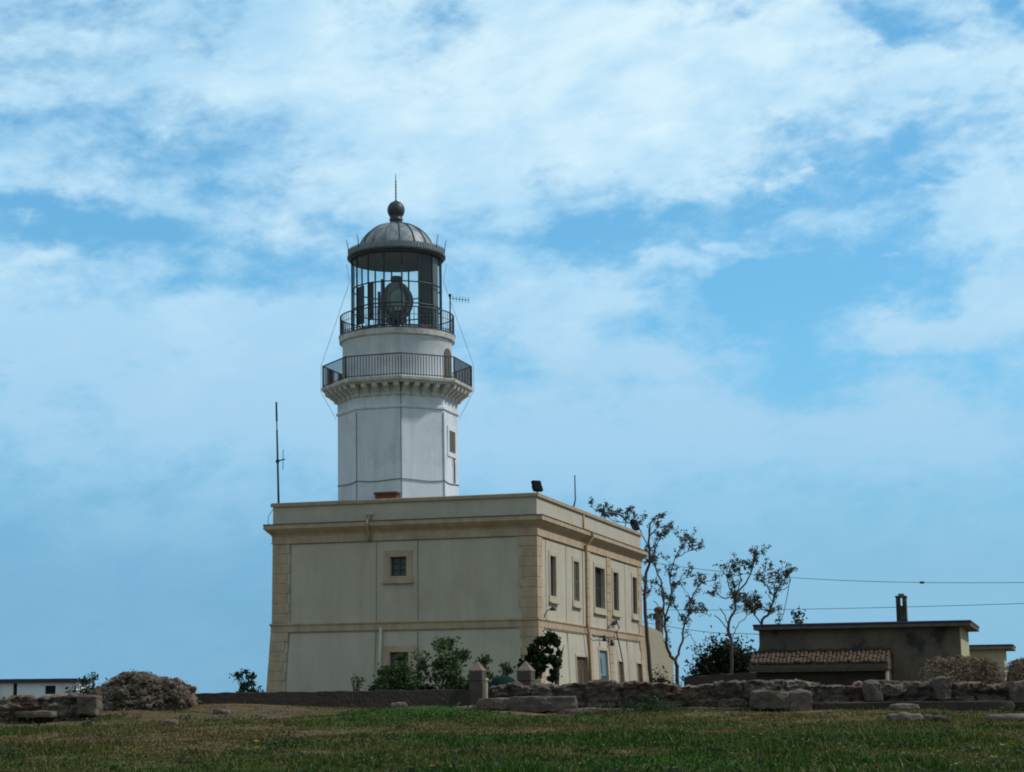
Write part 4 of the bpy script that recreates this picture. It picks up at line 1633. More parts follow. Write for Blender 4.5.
# low smooth wall left of the gate
m = MB()
pL, pR = at(190, 700, 55.0), at(470, 700, 56.5)
nseg = 48
tops_, bots_ = [], []
for i in range(nseg + 1):
    f_ = i / nseg
    x, y = pL.x + (pR.x - pL.x) * f_, pL.y + (pR.y - pL.y) * f_
    py = 693.4 + (689.6 - 693.4) * f_ + 0.35 * math.sin(i * 1.9) + 0.3 * math.sin(i * 0.7)
    px = 190 + 280 * f_
    tops_.append((x, y, at(px, py, y).z))
    bots_.append((x, y, gz1(x, y) - 0.3))
for i in range(nseg):
    (x0, y0, t0), (x1, y1, t1) = tops_[i], tops_[i + 1]
    b0_, b1_ = bots_[i][2], bots_[i + 1][2]
    m.quad((x0, y0 - 0.15, b0_), (x1, y1 - 0.15, b1_), (x1, y1 - 0.15, t1), (x0, y0 - 0.15, t0))
    m.quad((x0, y0 - 0.15, t0), (x1, y1 - 0.15, t1), (x1, y1 + 0.15, t1 + 0.01), (x0, y0 + 0.15, t0 + 0.01))
    m.quad((x0, y0 + 0.15, b0_), (x1, y1 + 0.15, b1_), (x1, y1 + 0.15, t1 + 0.01), (x0, y0 + 0.15, t0 + 0.01))
x0, y0, t0 = tops_[0]
m.quad((x0, y0 - 0.15, bots_[0][2]), (x0, y0 + 0.15, bots_[0][2]), (x0, y0 + 0.15, t0), (x0, y0 - 0.15, t0))
tag(m.build('garden_wall', M['old_render']), 'low dark rendered wall before the house left of the gateposts', 'wall')


# ------------------------------------------------------------------ gateposts
def gatepost(px, Y, label, wpx=15.6):
    c = at(px, 690, Y)
    k = Y / F
    g = gz1(c.x, c.y) - 0.1
    e = empty('gatepost', (c.x, c.y, g), label, 'gatepost', 'pyramid-capped gateposts')
    z0, zn, zb, zt = g, zat(681, Y, px), zat(671.6, Y, px), zat(660.4, Y, px)
    hw = wpx * k / 2 / (math.cos(TH) + 0.0)
    hw = hw * 0.86
    R = Matrix.Rotation(-TH, 3, 'Z')

    def T(a, b, z):
        v = R @ Vector((a, b, 0))
        return Vector((c.x + v.x, c.y + v.y, z))
    m = MB()
    q = hw * 0.93
    m.box(-q, q, -q, q, z0, zn, T)
    m.build('shaft', M['post_stone'], e, bevel=0.02)
    m = MB()
    m.box(-hw, hw, -hw, hw, zn + 0.002, zb, T)
    m.build('necking', M['post_stone'], e, bevel=0.015)
    m = MB()
    w_ = hw * 1.05
    base = [T(-w_, -w_, zb + 0.002), T(w_, -w_, zb + 0.002), T(w_, w_, zb + 0.002), T(-w_, w_, zb + 0.002)]
    b2 = [p + Vector((0, 0, 0.03)) for p in base]
    tp = T(0, 0, zt)
    m.add(base + b2 + [tp], [(3, 2, 1, 0), (0, 1, 5, 4), (1, 2, 6, 5), (2, 3, 7, 6), (3, 0, 4, 7), (4, 5, 8), (5, 6, 8), (6, 7, 8), (7, 4, 8)])
    m.build('pyramid_cap', M['cap_stone'], e, bevel=0.01)
    return e


gatepost(477.6, 56.5, 'stone gatepost with pyramid cap rising at the end of the dark garden wall')
gatepost(526.0, 57.0, 'stone gatepost with pyramid cap behind the tumbled wall end below the dark small tree', 16.4)
c = at(486.5, 690, 56.3)
m = MB()
m.tube([(c.x, c.y, gz1(c.x, c.y) - 0.1), (c.x, c.y, zat(679.5, 56.3, 486))], 0.035, 8)
m.tube([(c.x - 0.02, c.y, zat(680, 56.3, 486)), (c.x + 0.06, c.y, zat(680, 56.3, 486))], 0.045, 8)
tag(m.build('gate_pipe', M['pale_pipe']), 'thin white metal pipe standing against the first gatepost', 'pipe')
# domed dark green cover behind the gate
c = at(502, 690, 62)
g = gz1(c.x, c.y)
m = MB()
rx, hz = 15.5 * 62 / F, zat(675.8, 62, 502) - g
nu, nv = 24, 10
vs = []
for j in range(nv + 1):
    for i in range(nu):
        a = 2 * math.pi * i / nu
        q = j / nv * math.pi / 2
        wob = 1 + 0.05 * math.sin(5 * a + 1) * math.cos(q)
        vs.append((c.x + rx * 1.15 * math.cos(a) * math.cos(q) ** 0.75 * wob + 0.05 * math.sin(q), c.y + 0.9 * math.sin(a) * math.cos(q) ** 0.75, g + hz * math.sin(q) ** 0.9))
fs = [(j * nu + i, j * nu + (i + 1) % nu, (j + 1) * nu + (i + 1) % nu, (j + 1) * nu + i) for j in range(nv) for i in range(nu)]
m.add(vs, fs)
tag(m.build('garden_cover', M['tarp'], smooth=True), 'rounded dark green cover standing between the two gateposts', 'cover')

# ------------------------------------------------------------------ shed with chimney, right
HY = 72.0
hc = at(961, 660, 70.0)                       # near right corner of the front wall
SZ0 = 0.2


def SH(u, v, z):      # u to the left along the front, v away
    return hc * 1.0 + aV * u + bV * v + Vector((0, 0, z - hc.z))


def on_shed(px, py, v=0.0):
    d = ray(px, py)
    n = bV
    t = (hc + bV * v).dot(n) / d.dot(n)
    p = d * t - hc
    return p.dot(aV), p.z + hc.z


shed = empty('shed_house', tuple(SH(3.8, 2.5, SZ0)), 'low flat-roofed grey render house with slotted chimney behind the field wall', 'house')
uL, _ = on_shed(759.5, 650)
zr = on_shed(961, 626.5)[1]
SV = 5.2
vis = at(970, 650, 75.0)
m = MB()
m.box(0, uL, 0, SV, SZ0 - 0.3, zr, SH)
m.build('wall', M['concrete'], shed)
m = MB()
m.box(-0.004, -0.03, -0.0, SV, SZ0 - 0.3, zr - 0.003, SH)
m.build('end_wall', M['cream'], shed, label='pale cream sunlit end wall')
m = MB()
m.box(-0.42, uL + 0.15, -0.38, SV + 0.3, zr + 0.002, zr + 0.13, SH)
m.build('roof', M['slab'], shed, bevel=0.02)
m = MB()
m.box(-0.44, uL + 0.17, -0.40, SV + 0.32, zr + 0.132, zr + 0.215, SH)
m.build('roof_edging', M['slate'], shed, bevel=0.02)
u0, z0c = on_shed(907.3, 618, 1.0)
u1, _ = on_shed(897.0, 618, 1.0)
zt1 = on_shed(902, 594.5, 1.0)[1]
m = MB()
zs0 = zr + 0.216
zsl0, zsl1 = zt1 - 0.42, zt1 - 0.12
um = (u0 + u1) / 2
hw = (u1 - u0) / 2
m.box(um - hw, um + hw, 0.8, 0.8 + 2 * hw, zs0, zsl0, SH)
m.box(um - hw, um - hw * 0.24, 0.8, 0.8 + 2 * hw, zsl0 + 0.002, zsl1, SH)
m.box(um + hw * 0.24, um + hw, 0.8, 0.8 + 2 * hw, zsl0 + 0.002, zsl1, SH)
ch = m.build('chimney', M['concrete2'] if 'concrete2' in M else M['concrete'], shed)
m = MB()
b4 = [SH(um - hw * 1.15, 0.75, zsl1 + 0.002), SH(um + hw * 1.15, 0.75, zsl1 + 0.002), SH(um + hw * 1.15, 0.85 + 2 * hw, zsl1 + 0.002), SH(um - hw * 1.15, 0.85 + 2 * hw, zsl1 + 0.002)]
t4 = [SH(um - hw * 1.1, 0.75, zsl1 + 0.07), SH(um + hw * 1.1, 0.75, zsl1 + 0.07), SH(um + hw * 1.1, 0.85 + 2 * hw, zsl1 + 0.07), SH(um - hw * 1.1, 0.85 + 2 * hw, zsl1 + 0.07)]
m.hexa(b4 + t4)
r0, r1 = SH(um - hw * 0.4, 0.8 + hw * 0.6, zsl1 + 0.17), SH(um + hw * 0.4, 0.8 + hw * 1.4, zsl1 + 0.17)
m.box(um - hw * 0.55, um + hw * 0.55, 0.8 + hw * 0.4, 0.8 + hw * 1.6, zsl1 + 0.072, zsl1 + 0.15, SH)
m.build('chimney_cap', M['slab'], ch, bevel=0.02)

# tiled lean-to in front of it
LV = -2.6
ua, zt_top = on_shed(891, 649.5)
ub, _ = on_shed(753, 650.5)
uc, zt_bot = on_shed(888, 662.5, LV)
ud, _ = on_shed(749.5, 664, LV)
lean_ = empty('tiled_shed', tuple(SH((ua + ub) / 2, LV / 2, SZ0)), 'lean-to shed with old clay tile roof against the grey house', 'shed')
m = MB()
ncol, nrow = 34, 5
za, zb_ = zt_top, zt_bot
for i in range(ncol):
    for r in range(nrow):
        f0, f1 = r / nrow, (r + 1) / nrow + 0.02
        f1 = min(f1, 1.03)
        ring0, ring1 = [], []
        jit = random.uniform(-0.03, 0.03)
        skew = random.uniform(-0.006, 0.006)
        for kk in range(6):
            q = math.pi * kk / 5
            du = -math.cos(q) * 0.5
            for f_, lst in ((f0, ring0), (f1, ring1)):
                s = (i + 0.5 + du * 0.98) / ncol + (skew if lst is ring1 else 0)
                ut = ua + (ub - ua) * s
                ul = uc + (ud - uc) * s
                u_ = ut + (ul - ut) * f_
                z_ = za + (zb_ - za) * f_ + 0.085 * math.sin(q) + (0.02 if lst is ring1 else 0.0) + jit
                lst.append(SH(u_, LV * f_ - 0.002, z_))
        vs = ring0 + ring1
        m.add(vs, [(kk, kk + 1, 6 + kk + 1, 6 + kk) for kk in range(5)] + [(6, 7, 8, 9, 10, 11)])
m.build('roof', M['tile'], lean_)
m = MB()
m.hexa([SH(ua, -0.02, za - 0.14), SH(ub, -0.02, za - 0.14), SH(ud, LV - 0.0, zb_ - 0.14), SH(uc, LV - 0.0, zb_ - 0.14), SH(ua, -0.02, za - 0.02), SH(ub, -0.02, za - 0.02), SH(ud, LV, zb_ - 0.02), SH(uc, LV, zb_ - 0.02)])
m.build('roof_deck', M['slab'], lean_)
m = MB()
ncol2 = 38
for i in range(ncol2):          # second row of gutter tiles under the eaves
    s0_ = (i + 0.5) / ncol2
    u_ = uc + (ud - uc) * s0_
    pz = zb_ - 0.20
    m.tube([SH(u_, LV + 0.45, pz + 0.03), SH(u_, LV - 0.12, pz - 0.01)], 0.085, 8)
m.build('eaves_tiles', M['eaves'] if 'eaves' in M else M['tile'], lean_)
m = MB()
m.box(uc + 0.05, ud - 0.10, LV + 0.3, LV + 0.5, SZ0 - 0.3, zb_ - 0.30, SH)
m.box(uc + 0.05, uc + 0.25, LV + 0.502, -0.02, SZ0 - 0.3, zb_ - 0.20, SH)
m.box(ud - 0.30, ud - 0.10, LV + 0.502, -0.02, SZ0 - 0.3, zb_ - 0.20, SH)
m.hexa([SH(uc + 0.05, LV + 0.45, zb_ - 0.32), SH(uc + 0.25, LV + 0.45, zb_ - 0.32), SH(uc + 0.25, -0.02, zb_ - 0.32), SH(uc + 0.05, -0.02, zb_ - 0.32),
        SH(uc + 0.05, LV + 0.45, zb_ - 0.15), SH(uc + 0.25, LV + 0.45, zb_ - 0.15), SH(uc + 0.25, -0.02, za - 0.16), SH(uc + 0.05, -0.02, za - 0.16)])
m.build('wall', M['old_render'], lean_)
m = MB()
u_, z_ = on_shed(886.5, 670, LV - 0.05)
m.tube([SH(u_, LV + 0.1, zb_ - 0.3), SH(u_, LV + 0.1, SZ0)], 0.06, 8)
m.build('downpipe', M['pale_pipe'], lean_)

# low retaining wall left of the lean-to
m = MB()
pa, pb = at(684, 677, 66), at(756, 672, 66)
g = 0.1
n_ = 18
for i in range(n_):
    f0, f1 = i / n_, (i + 1) / n_
    xa_, xb_ = pa.x + (pb.x - pa.x) * f0, pa.x + (pb.x - pa.x) * f1
    za_ = pa.z + (pb.z - pa.z) * f0
    zb3 = pa.z + (pb.z - pa.z) * f1
    m.hexa([(xa_, 65.85, g - 0.2), (xb_, 65.85, g - 0.2), (xb_, 66.15, g - 0.2), (xa_, 66.15, g - 0.2), (xa_, 65.85, za_ + 0.02 * math.sin(i)), (xb_, 65.85, zb3 + 0.02 * math.sin(i + 1)), (xb_, 66.15, zb3), (xa_, 66.15, za_)])
tag(m.build('yard_wall', M['old_render']), 'low dark yard wall rising towards the tiled lean-to', 'wall')

# cream outbuilding behind, right
oc = at(1004, 655, 88)


def OB(u, v, z):
    return oc + aV * u + bV * v + Vector((0, 0, z - oc.z))


ob = empty('outbuilding', tuple(OB(1.5, 1, 0.4)), 'small cream flat-roofed outbuilding just right of the grey house', 'outbuilding')
zr2 = at(1004, 649.5, 88).z
m = MB()
m.box(0, 4.5, 0, 3, 0.1, zr2, OB)
m.build('wall', M['cream'], ob)
m = MB()
m.box(-0.42, 4.6, -0.3, 3.3, zr2 + 0.002, zr2 + 0.15, OB)
m.build('roof', M['cap_stone'], ob, bevel=0.02)
m = MB()
m.box(-0.44, 4.6, -0.32, 3.32, zr2 + 0.152, zr2 + 0.23, OB)
m.build('roof_edging', M['slate'], ob, bevel=0.02)

# gabled cream building glimpsed through the trees, with a round-topped chimney
gc = at(673, 672, 112)


gA = Vector((-math.cos(0.7), -math.sin(0.7), 0))
gB = Vector((-math.sin(0.7), math.cos(0.7), 0))


def GB(u, v, z):
    return gc + gA * u + gB * v + Vector((0, 0, z - gc.z))


def on_gb(px, py):
    d = ray(px, py)
    t = gc.dot(gB) / d.dot(gB)
    p = d * t - gc
    return p.dot(gA), p.z + gc.z


gb = empty('cream_annex', tuple(GB(2, 1, 0.4)), 'cream gabled annex glimpsed behind the slender trees beside the house', 'annex')
m = MB()
pr = [on_gb(673.5, 690), on_gb(673.5, 661), on_gb(667, 646), on_gb(662, 633), on_gb(655, 629), on_gb(640, 624), on_gb(640, 690)]
pr = [(0, 0.2)] + [(q[0], q[1]) for q in pr[1:6]] + [(pr[6][0], 0.2)]
kf = len(pr)
m.add([GB(u, 0, z) for u, z in pr] + [GB(u, 4, z) for u, z in pr], [tuple(range(kf)), tuple(range(2 * kf - 1, kf - 1, -1))] + [(j, (j + 1) % kf, kf + (j + 1) % kf, kf + j) for j in range(kf)])
m.build('wall', M['surround'], gb)
uu, zz = on_gb(665, 633)
zt2 = on_gb(665, 613)[1]
m = MB()
m.box(uu - 0.16, uu + 0.16, 0.3, 0.62, zz - 0.8, zt2, GB)
chm = m.build('chimney', M['rust_iron'], gb)
m = MB()
q = GB(uu, 0.46, 0)
m.lathe(q.x, q.y, [(0.02, zt2), (0.2, zt2 + 0.02), (0.3, zt2 + 0.15), (0.27, zt2 + 0.3), (0.12, zt2 + 0.38), (0.001, zt2 + 0.39)], 12)
m.tube([(q.x, q.y, zt2 + 0.36), (q.x - 0.16, q.y, zt2 + 0.62), (q.x - 0.3, q.y, zt2 + 0.72)], 0.025, 5)
m.build('cowl', M['rust'], chm, smooth=True)

# white shed far left
wc = at(76, 690, 150)


def WB(u, v, z):
    return wc + Vector((-1, 0.05, 0)) * u + Vector((0.05, 1, 0)) * v + Vector((0, 0, z - wc.z))


ws = empty('white_shed', tuple(WB(4, 1, 0.3)), 'long low white shed with dark blue roof edge at the far left', 'shed')
kpx = 150 / F
zrw = at(60, 682.5, 150).z
m = MB()
w0, w1 = (76 - 55.5) * kpx, (76 - 45) * kpx
d0, d1 = (76 - 17) * kpx, (76 - 13) * kpx
hz0, hz1 = at(50, 694, 150).z, at(50, 685.6, 150).z
m2h = [(w0, w1, hz0, hz1), (d0, d1, 0.1, zrw - 0.03)]
face_with_holes(m, lambda s, z, o: WB(s, -o, z), 11.0, 0.1, zrw, m2h, 0.3)
m.quad(WB(0, 0, 0.1), WB(0, 4, 0.1), WB(0, 4, zrw), WB(0, 0, zrw))
m.quad(WB(11, 0, 0.1), WB(11, 4, 0.1), WB(11, 4, zrw), WB(11, 0, zrw))
m.quad(WB(0, 4, 0.1), WB(11, 4, 0.1), WB(11, 4, zrw), WB(0, 4, zrw))
m.build('wall', M['shed_white'] if 'shed_white' in M else M['white'], ws)
m = MB()
m.box(-0.15, 11.2, -0.35, 4.3, zrw + 0.002, zrw + 0.30, WB)
m.build('roof', M['slate'], ws)
m = MB()
m.box(w0, w1, 0.2, 0.25, hz0, hz1, WB)
m.build('window', M['dark'], ws)
m = MB()
m.box(d0, d1, 0.2, 0.25, 0.1, zrw - 0.03, WB)
m.build('door', M['dark'], ws)


# ------------------------------------------------------------------ vegetation
def leaf_quads(cen, size, tones, seed=0, droop=0.0, aspect=0.5):
    """one small folded leaf (quad) per centre"""
    r = np.random.default_rng(seed)
    n = len(cen)
    d1 = r.normal(size=(n, 3))
    d1[:, 2] -= droop
    d1 /= np.linalg.norm(d1, axis=1)[:, None]
    d2 = np.cross(d1, r.normal(size=(n, 3)))
    d2 /= np.linalg.norm(d2, axis=1)[:, None]
    s = size * r.uniform(0.6, 1.35, (n, 1))
    c = np.asarray(cen)
    v = np.stack([c - d1 * s * 0.5, c + d2 * s * aspect * 0.5, c + d1 * s * 0.5, c - d2 * s * aspect * 0.5], 1).reshape(-1, 3)
    f = np.arange(n * 4).reshape(-1, 4)
    return v, f, np.repeat(tones, 4, axis=0)


def tone_mix(n, cols, seed=0, var=0.25):
    r = np.random.default_rng(seed)
    cols = np.array(cols)
    k = r.integers(0, len(cols), n)
    return cols[k] * r.uniform(1 - var, 1 + var, (n, 1))


def tree(limbs, Y, label, name='slender_tree', cat='tree', leaf_cols=None, leaf=0.135, tufts=0.42, seed=0, group=None, r0=0.13, leaves_per=11, tip_r=0.15, sub=4, spread=0.75, base=None):
    """limbs: list of (points in bearings, start radius, end radius, leafy 0..1)"""
    rr = random.Random(seed)
    P0 = limbs[0][0][0]
    b = at(P0[0], P0[1], Y)
    gzb = gz1(b.x, Y)
    e = empty(name, (b.x, Y, gzb), label, cat, group)
    mb = MB()
    cents = []

    def twig(p, d, L, r, depth):
        pts = [p]
        q = p.copy()
        dd = d.copy()
        steps = 4
        for i in range(steps):
            dd = (dd + Vector((rr.gauss(0, 0.22), rr.gauss(0, 0.22), rr.gauss(0.10, 0.2)))).normalized()
            q = q + dd * (L / steps)
            pts.append(q.copy())
        mb.tube(pts, [r * (1 - 0.75 * i / steps) for i in range(steps + 1)], 5)
        if depth > 0:
            for i in range(rr.randint(2, 3)):
                k = rr.randint(1, steps)
                nd = (dd + Vector((rr.gauss(0, spread), rr.gauss(0, spread), rr.gauss(0.15, spread * 0.7)))).normalized()
                twig(pts[k], nd, L * rr.uniform(0.45, 0.7), r * 0.55, depth - 1)
        if rr.random() < tufts:
            n = int(leaves_per * rr.uniform(0.5, 1.5))
            for _ in range(n):
                t_ = rr.uniform(0.25, 1.05)
                i0 = min(int(t_ * steps), steps - 1)
                c_ = pts[i0].lerp(pts[i0 + 1], t_ * steps - i0)
                cents.append((c_.x + rr.gauss(0, tip_r * 0.42), c_.y + rr.gauss(0, tip_r * 0.42), c_.z + rr.gauss(0, tip_r * 0.36)))
    yoff = 0.0
    for li, (pts, ra, rb, leafy) in enumerate(limbs):
        ra, rb = ra * 0.54, rb * 1.0
        W = []
        n = len(pts)
        dy = rr.uniform(-0.9, 0.9) if li else 0.0
        for i, (px, py) in enumerate(pts):
            f_ = i / max(1, n - 1)
            yy = Y + dy * f_
            q = at(px, py, Y)
            W.append(Vector((q.x, yy, q.z)))
        if li == 0:
            W[0].z = gzb - 0.15
        # densify with small wobble
        D = [W[0]]
        for p, q in zip(W[:-1], W[1:]):
            for k in range(1, 4):
                f_ = k / 3
                v = p.lerp(q, f_)
                if k < 3:
                    v += Vector((rr.gauss(0, 0.025), rr.gauss(0, 0.03), rr.gauss(0, 0.02)))
                D.append(v)
        mb.tube(D, [ra + (rb - ra) * i / (len(D) - 1) for i in range(len(D))], 7)
        if leafy > 0:
            m_ = len(D)
            nt = max(2, int(sub * leafy * m_ / 6))
            for _ in range(nt):
                k = rr.randint(int(m_ * 0.40), m_ - 1)
                dirv = (D[k] - D[k - 1]).normalized()
                nd = (dirv + Vector((rr.gauss(0, spread), rr.gauss(0, spread), rr.gauss(0.15, spread * 0.6)))).normalized()
                twig(D[k], nd, rr.uniform(0.35, 0.8), max(rb * 0.7, 0.018), 2)
            twig(D[-1], (D[-1] - D[-2]).normalized(), 0.35, rb, 1)
    mb.build('trunk', M['bark'], e, smooth=True)
    if cents:
        cents = np.array(cents)
        cols = leaf_cols or [(0.075, 0.085, 0.05), (0.09, 0.09, 0.06), (0.11, 0.08, 0.065), (0.06, 0.07, 0.042)]
        v, f, t_ = leaf_quads(cents, leaf, tone_mix(len(cents), cols, seed), seed)
        np_mesh('crown', v, f, M['leaf'], t_, parent=e)
    return e


G4 = 'slender half-bare trees between the two houses'
tree([([(652.5, 694), (648.5, 650), (645.3, 614), (644.5, 599), (646, 573), (650, 562.5), (648.5, 542), (650, 524)], 0.23, 0.05, 0.8),
      ([(648.5, 548), (641, 531), (630, 519), (618, 514)], 0.06, 0.02, 1.5), ([(641, 531), (634, 524), (612, 520), (604, 514)], 0.05, 0.015, 1.6),
      ([(646, 573), (655, 550), (660, 537), (668, 533)], 0.06, 0.02, 1.0), ([(650, 530), (655, 520), (657, 518)], 0.03, 0.015, 0.8),
      ([(645, 600), (650, 592), (652, 586)], 0.04, 0.015, 0.6)],
     106, 'slender tree rising behind the sunlit end of the house, leaning over its parapet', seed=1, group=G4, leaf=0.15)
tree([([(677, 694), (677, 666), (675.6, 660.6), (670, 653.5), (667, 648), (666.5, 632.7), (664.6, 626), (664, 603), (661, 580), (653, 562), (655, 552)], 0.20, 0.03, 0.7),
      ([(675.6, 660.6), (679, 651), (682.7, 642), (683.4, 631), (685, 625), (689, 613), (692, 599), (702, 582), (712, 580)], 0.13, 0.02, 1.0),
      ([(664.6, 618), (670, 603), (672, 592), (670, 575), (676, 557), (686, 541)], 0.09, 0.02, 1.2),
      ([(676, 557), (687, 552), (696, 549)], 0.04, 0.015, 1.0), ([(685, 625), (678, 610), (672, 600)], 0.05, 0.02, 0.9),
      ([(689, 613), (699, 608), (704, 612)], 0.04, 0.015, 1.0), ([(683, 640), (690, 634), (694, 645)], 0.04, 0.015, 0.5), ([(672, 592), (680, 580), (690, 577)], 0.04, 0.015, 1.0)],
     101, 'tallest forked bare-limbed tree standing clear right of the house', seed=2, group=G4)
tree([([(730, 694), (731.5, 645), (727.7, 630), (729, 622), (735.4, 609), (735.4, 593.6), (746, 583), (752, 570), (755, 560)], 0.16, 0.025, 1.0),
      ([(735.4, 596), (725, 599), (715, 594)], 0.05, 0.015, 0.9), ([(735, 601), (728, 581), (730, 566)], 0.06, 0.015, 1.1),
      ([(728, 624), (722, 612), (719, 608)], 0.05, 0.02, 0.0), ([(727.5, 629), (720, 620), (714.5, 615)], 0.05, 0.02, 0.0),
      ([(735.5, 600), (741, 580), (739, 566)], 0.05, 0.015, 1.0), ([(731, 640), (740, 622), (752, 612), (748, 602)], 0.04, 0.015, 0.7)],
     92, 'middle slender tree with two broken stubs, left of the grey house roof', seed=3, group=G4)
tree([([(760, 696), (760, 650), (762, 620), (769, 612), (774, 596), (779.5, 586), (787, 576)], 0.15, 0.025, 1.1),
      ([(761, 624), (752, 612), (747, 604)], 0.06, 0.02, 1.2), ([(785, 578), (789, 575), (790.5, 581), (787, 599), (782, 619)], 0.035, 0.015, 0.25),
      ([(774, 596), (768, 586), (765, 580)], 0.05, 0.015, 0.9), ([(769, 612), (757, 606), (752, 611)], 0.05, 0.015, 1.1)],
     86, 'slender tree rising from behind the left end of the grey house roof', seed=4, group=G4)


def bush(center, size, label, name='bush', cat='shrub', cols=None, n=2600, leaf=0.12, clumps=26, seed=0, group=None, fill=0.34, stems=7, aspect=0.55):
    """many leaf faces gathered into clumps around branch ends, stems showing between them"""
    rr = random.Random(seed)
    r = np.random.default_rng(seed)
    cx, cy, cz = center
    e = empty(name, center, label, cat, group)
    mb = MB()
    cl = []
    for i in range(clumps):
        while True:
            a, b, c = rr.uniform(-1, 1), rr.uniform(-1, 1), rr.uniform(0.05, 1)
            if a * a + b * b + (c * 0.95) ** 2 < 1 and a * a + b * b + c * c > 0.12:
                break
        cl.append((cx + a * size[0], cy + b * size[1], cz + c * size[2] * (1 - 0.35 * abs(a) ** 2)))
    for i in range(min(stems, clumps)):
        p0 = Vector((cx + rr.gauss(0, size[0] * 0.16), cy + rr.gauss(0, size[1] * 0.16), cz - 0.1))
        p2 = Vector(cl[i])
        p1 = p0.lerp(p2, 0.5) + Vector((rr.gauss(0, 0.1), rr.gauss(0, 0.1), 0.15))
        mb.tube([p0, p0.lerp(p1, 0.5), p1, p1.lerp(p2, 0.6), p2], [0.045, 0.04, 0.032, 0.022, 0.012], 6)
    for i in range(clumps):
        p2 = Vector(cl[i])
        j = min(range(min(stems, clumps)), key=lambda q: (Vector(cl[q]) - p2).length)
        p0 = Vector(cl[j]).lerp(Vector((cx, cy, cz)), 0.45)
        mb.tube([p0, p0.lerp(p2, 0.5) + Vector((rr.gauss(0, 0.05), rr.gauss(0, 0.05), 0.04)), p2], [0.02, 0.015, 0.008], 5)
    mb.build('trunk', M['bark'], e, smooth=True)
    ids = r.integers(0, clumps, n)
    C = np.array(cl)[ids]
    rad = r.uniform(0.7, 1.3, clumps)[ids][:, None] * fill
    pts = C + r.normal(size=(n, 3)) * rad * np.array([0.55, 0.55, 0.42])
    pts[:, 2] = np.maximum(pts[:, 2], cz + 0.02)
    cols = cols or [(0.04, 0.075, 0.028), (0.058, 0.098, 0.035), (0.032, 0.057, 0.024), (0.07, 0.105, 0.045)]
    cl_t = r.uniform(0.75, 1.25, clumps)[ids][:, None]
    v, f, t_ = leaf_quads(pts, leaf, tone_mix(n, cols, seed) * cl_t, seed, aspect=aspect)
    np_mesh('crown', v, f, M['leaf'], t_, parent=e)
    return e


def bush_px(px, pyb, wpx, hpx, Y, label, **k):
    c = at(px, pyb, Y)
    s = Y / F
    g = gz1(c.x, Y)
    zt = at(px, pyb - hpx, Y).z
    return bush((c.x, Y, g), (wpx * s / 2, min(wpx * s / 2, 1.3), max(zt - g, 0.3)), label, **k)


GREY = [(0.058, 0.09, 0.038), (0.08, 0.115, 0.05), (0.045, 0.07, 0.03), (0.10, 0.125, 0.07)]
bush_px(445, 690, 76, 52, 71, 'tall leafy grey-green shrub before the shaded house face', seed=11, n=3800, clumps=40, leaf=0.17, cols=GREY, fill=0.26, stems=10)
bush_px(398, 690, 56, 36, 70, 'darker low shrub at the barred lower window', seed=12, n=2600, clumps=30, leaf=0.16, fill=0.24)
bush_px(494, 690, 58, 38, 70.5, 'open bright shrub left of the second gatepost', seed=13, n=2500, clumps=30, leaf=0.15, fill=0.22, cols=GREY)
bush_px(356, 690, 14, 17, 69, 'thin seedling shrub at the left of the shrub row', seed=14, n=170, clumps=7, leaf=0.12, fill=0.14, stems=4)
bush_px(246, 693, 42, 22, 84, 'sparse small shrub on the skyline left of the house', seed=15, n=700, clumps=17, leaf=0.16, fill=0.20)
bush_px(87, 692, 34, 26, 62, 'dark little shrub between white shed and brush heap', seed=16, n=900, clumps=16, leaf=0.10, fill=0.18, cols=[(0.025, 0.05, 0.025), (0.035, 0.06, 0.03)])
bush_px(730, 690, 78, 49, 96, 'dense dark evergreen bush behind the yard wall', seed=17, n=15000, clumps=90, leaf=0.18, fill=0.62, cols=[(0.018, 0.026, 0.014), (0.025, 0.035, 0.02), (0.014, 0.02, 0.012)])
bush_px(660, 690, 30, 22, 98, 'low dark bush at the feet of the trees', seed=18, n=1600, clumps=20, leaf=0.15, fill=0.35, cols=[(0.02, 0.028, 0.015), (0.028, 0.038, 0.02)])
bush_px(800, 690, 26, 76, 84, 'dark shrub top peeping over the grey house roof', seed=19, n=900, clumps=14, leaf=0.15, fill=0.26, cols=[(0.03, 0.045, 0.025), (0.05, 0.05, 0.03)])
bush_px(823, 690, 28, 75, 86, 'reddish shrub top peeping over the grey house roof', seed=20, n=800, clumps=14, leaf=0.15, fill=0.28, cols=[(0.06, 0.045, 0.035), (0.05, 0.05, 0.03)])

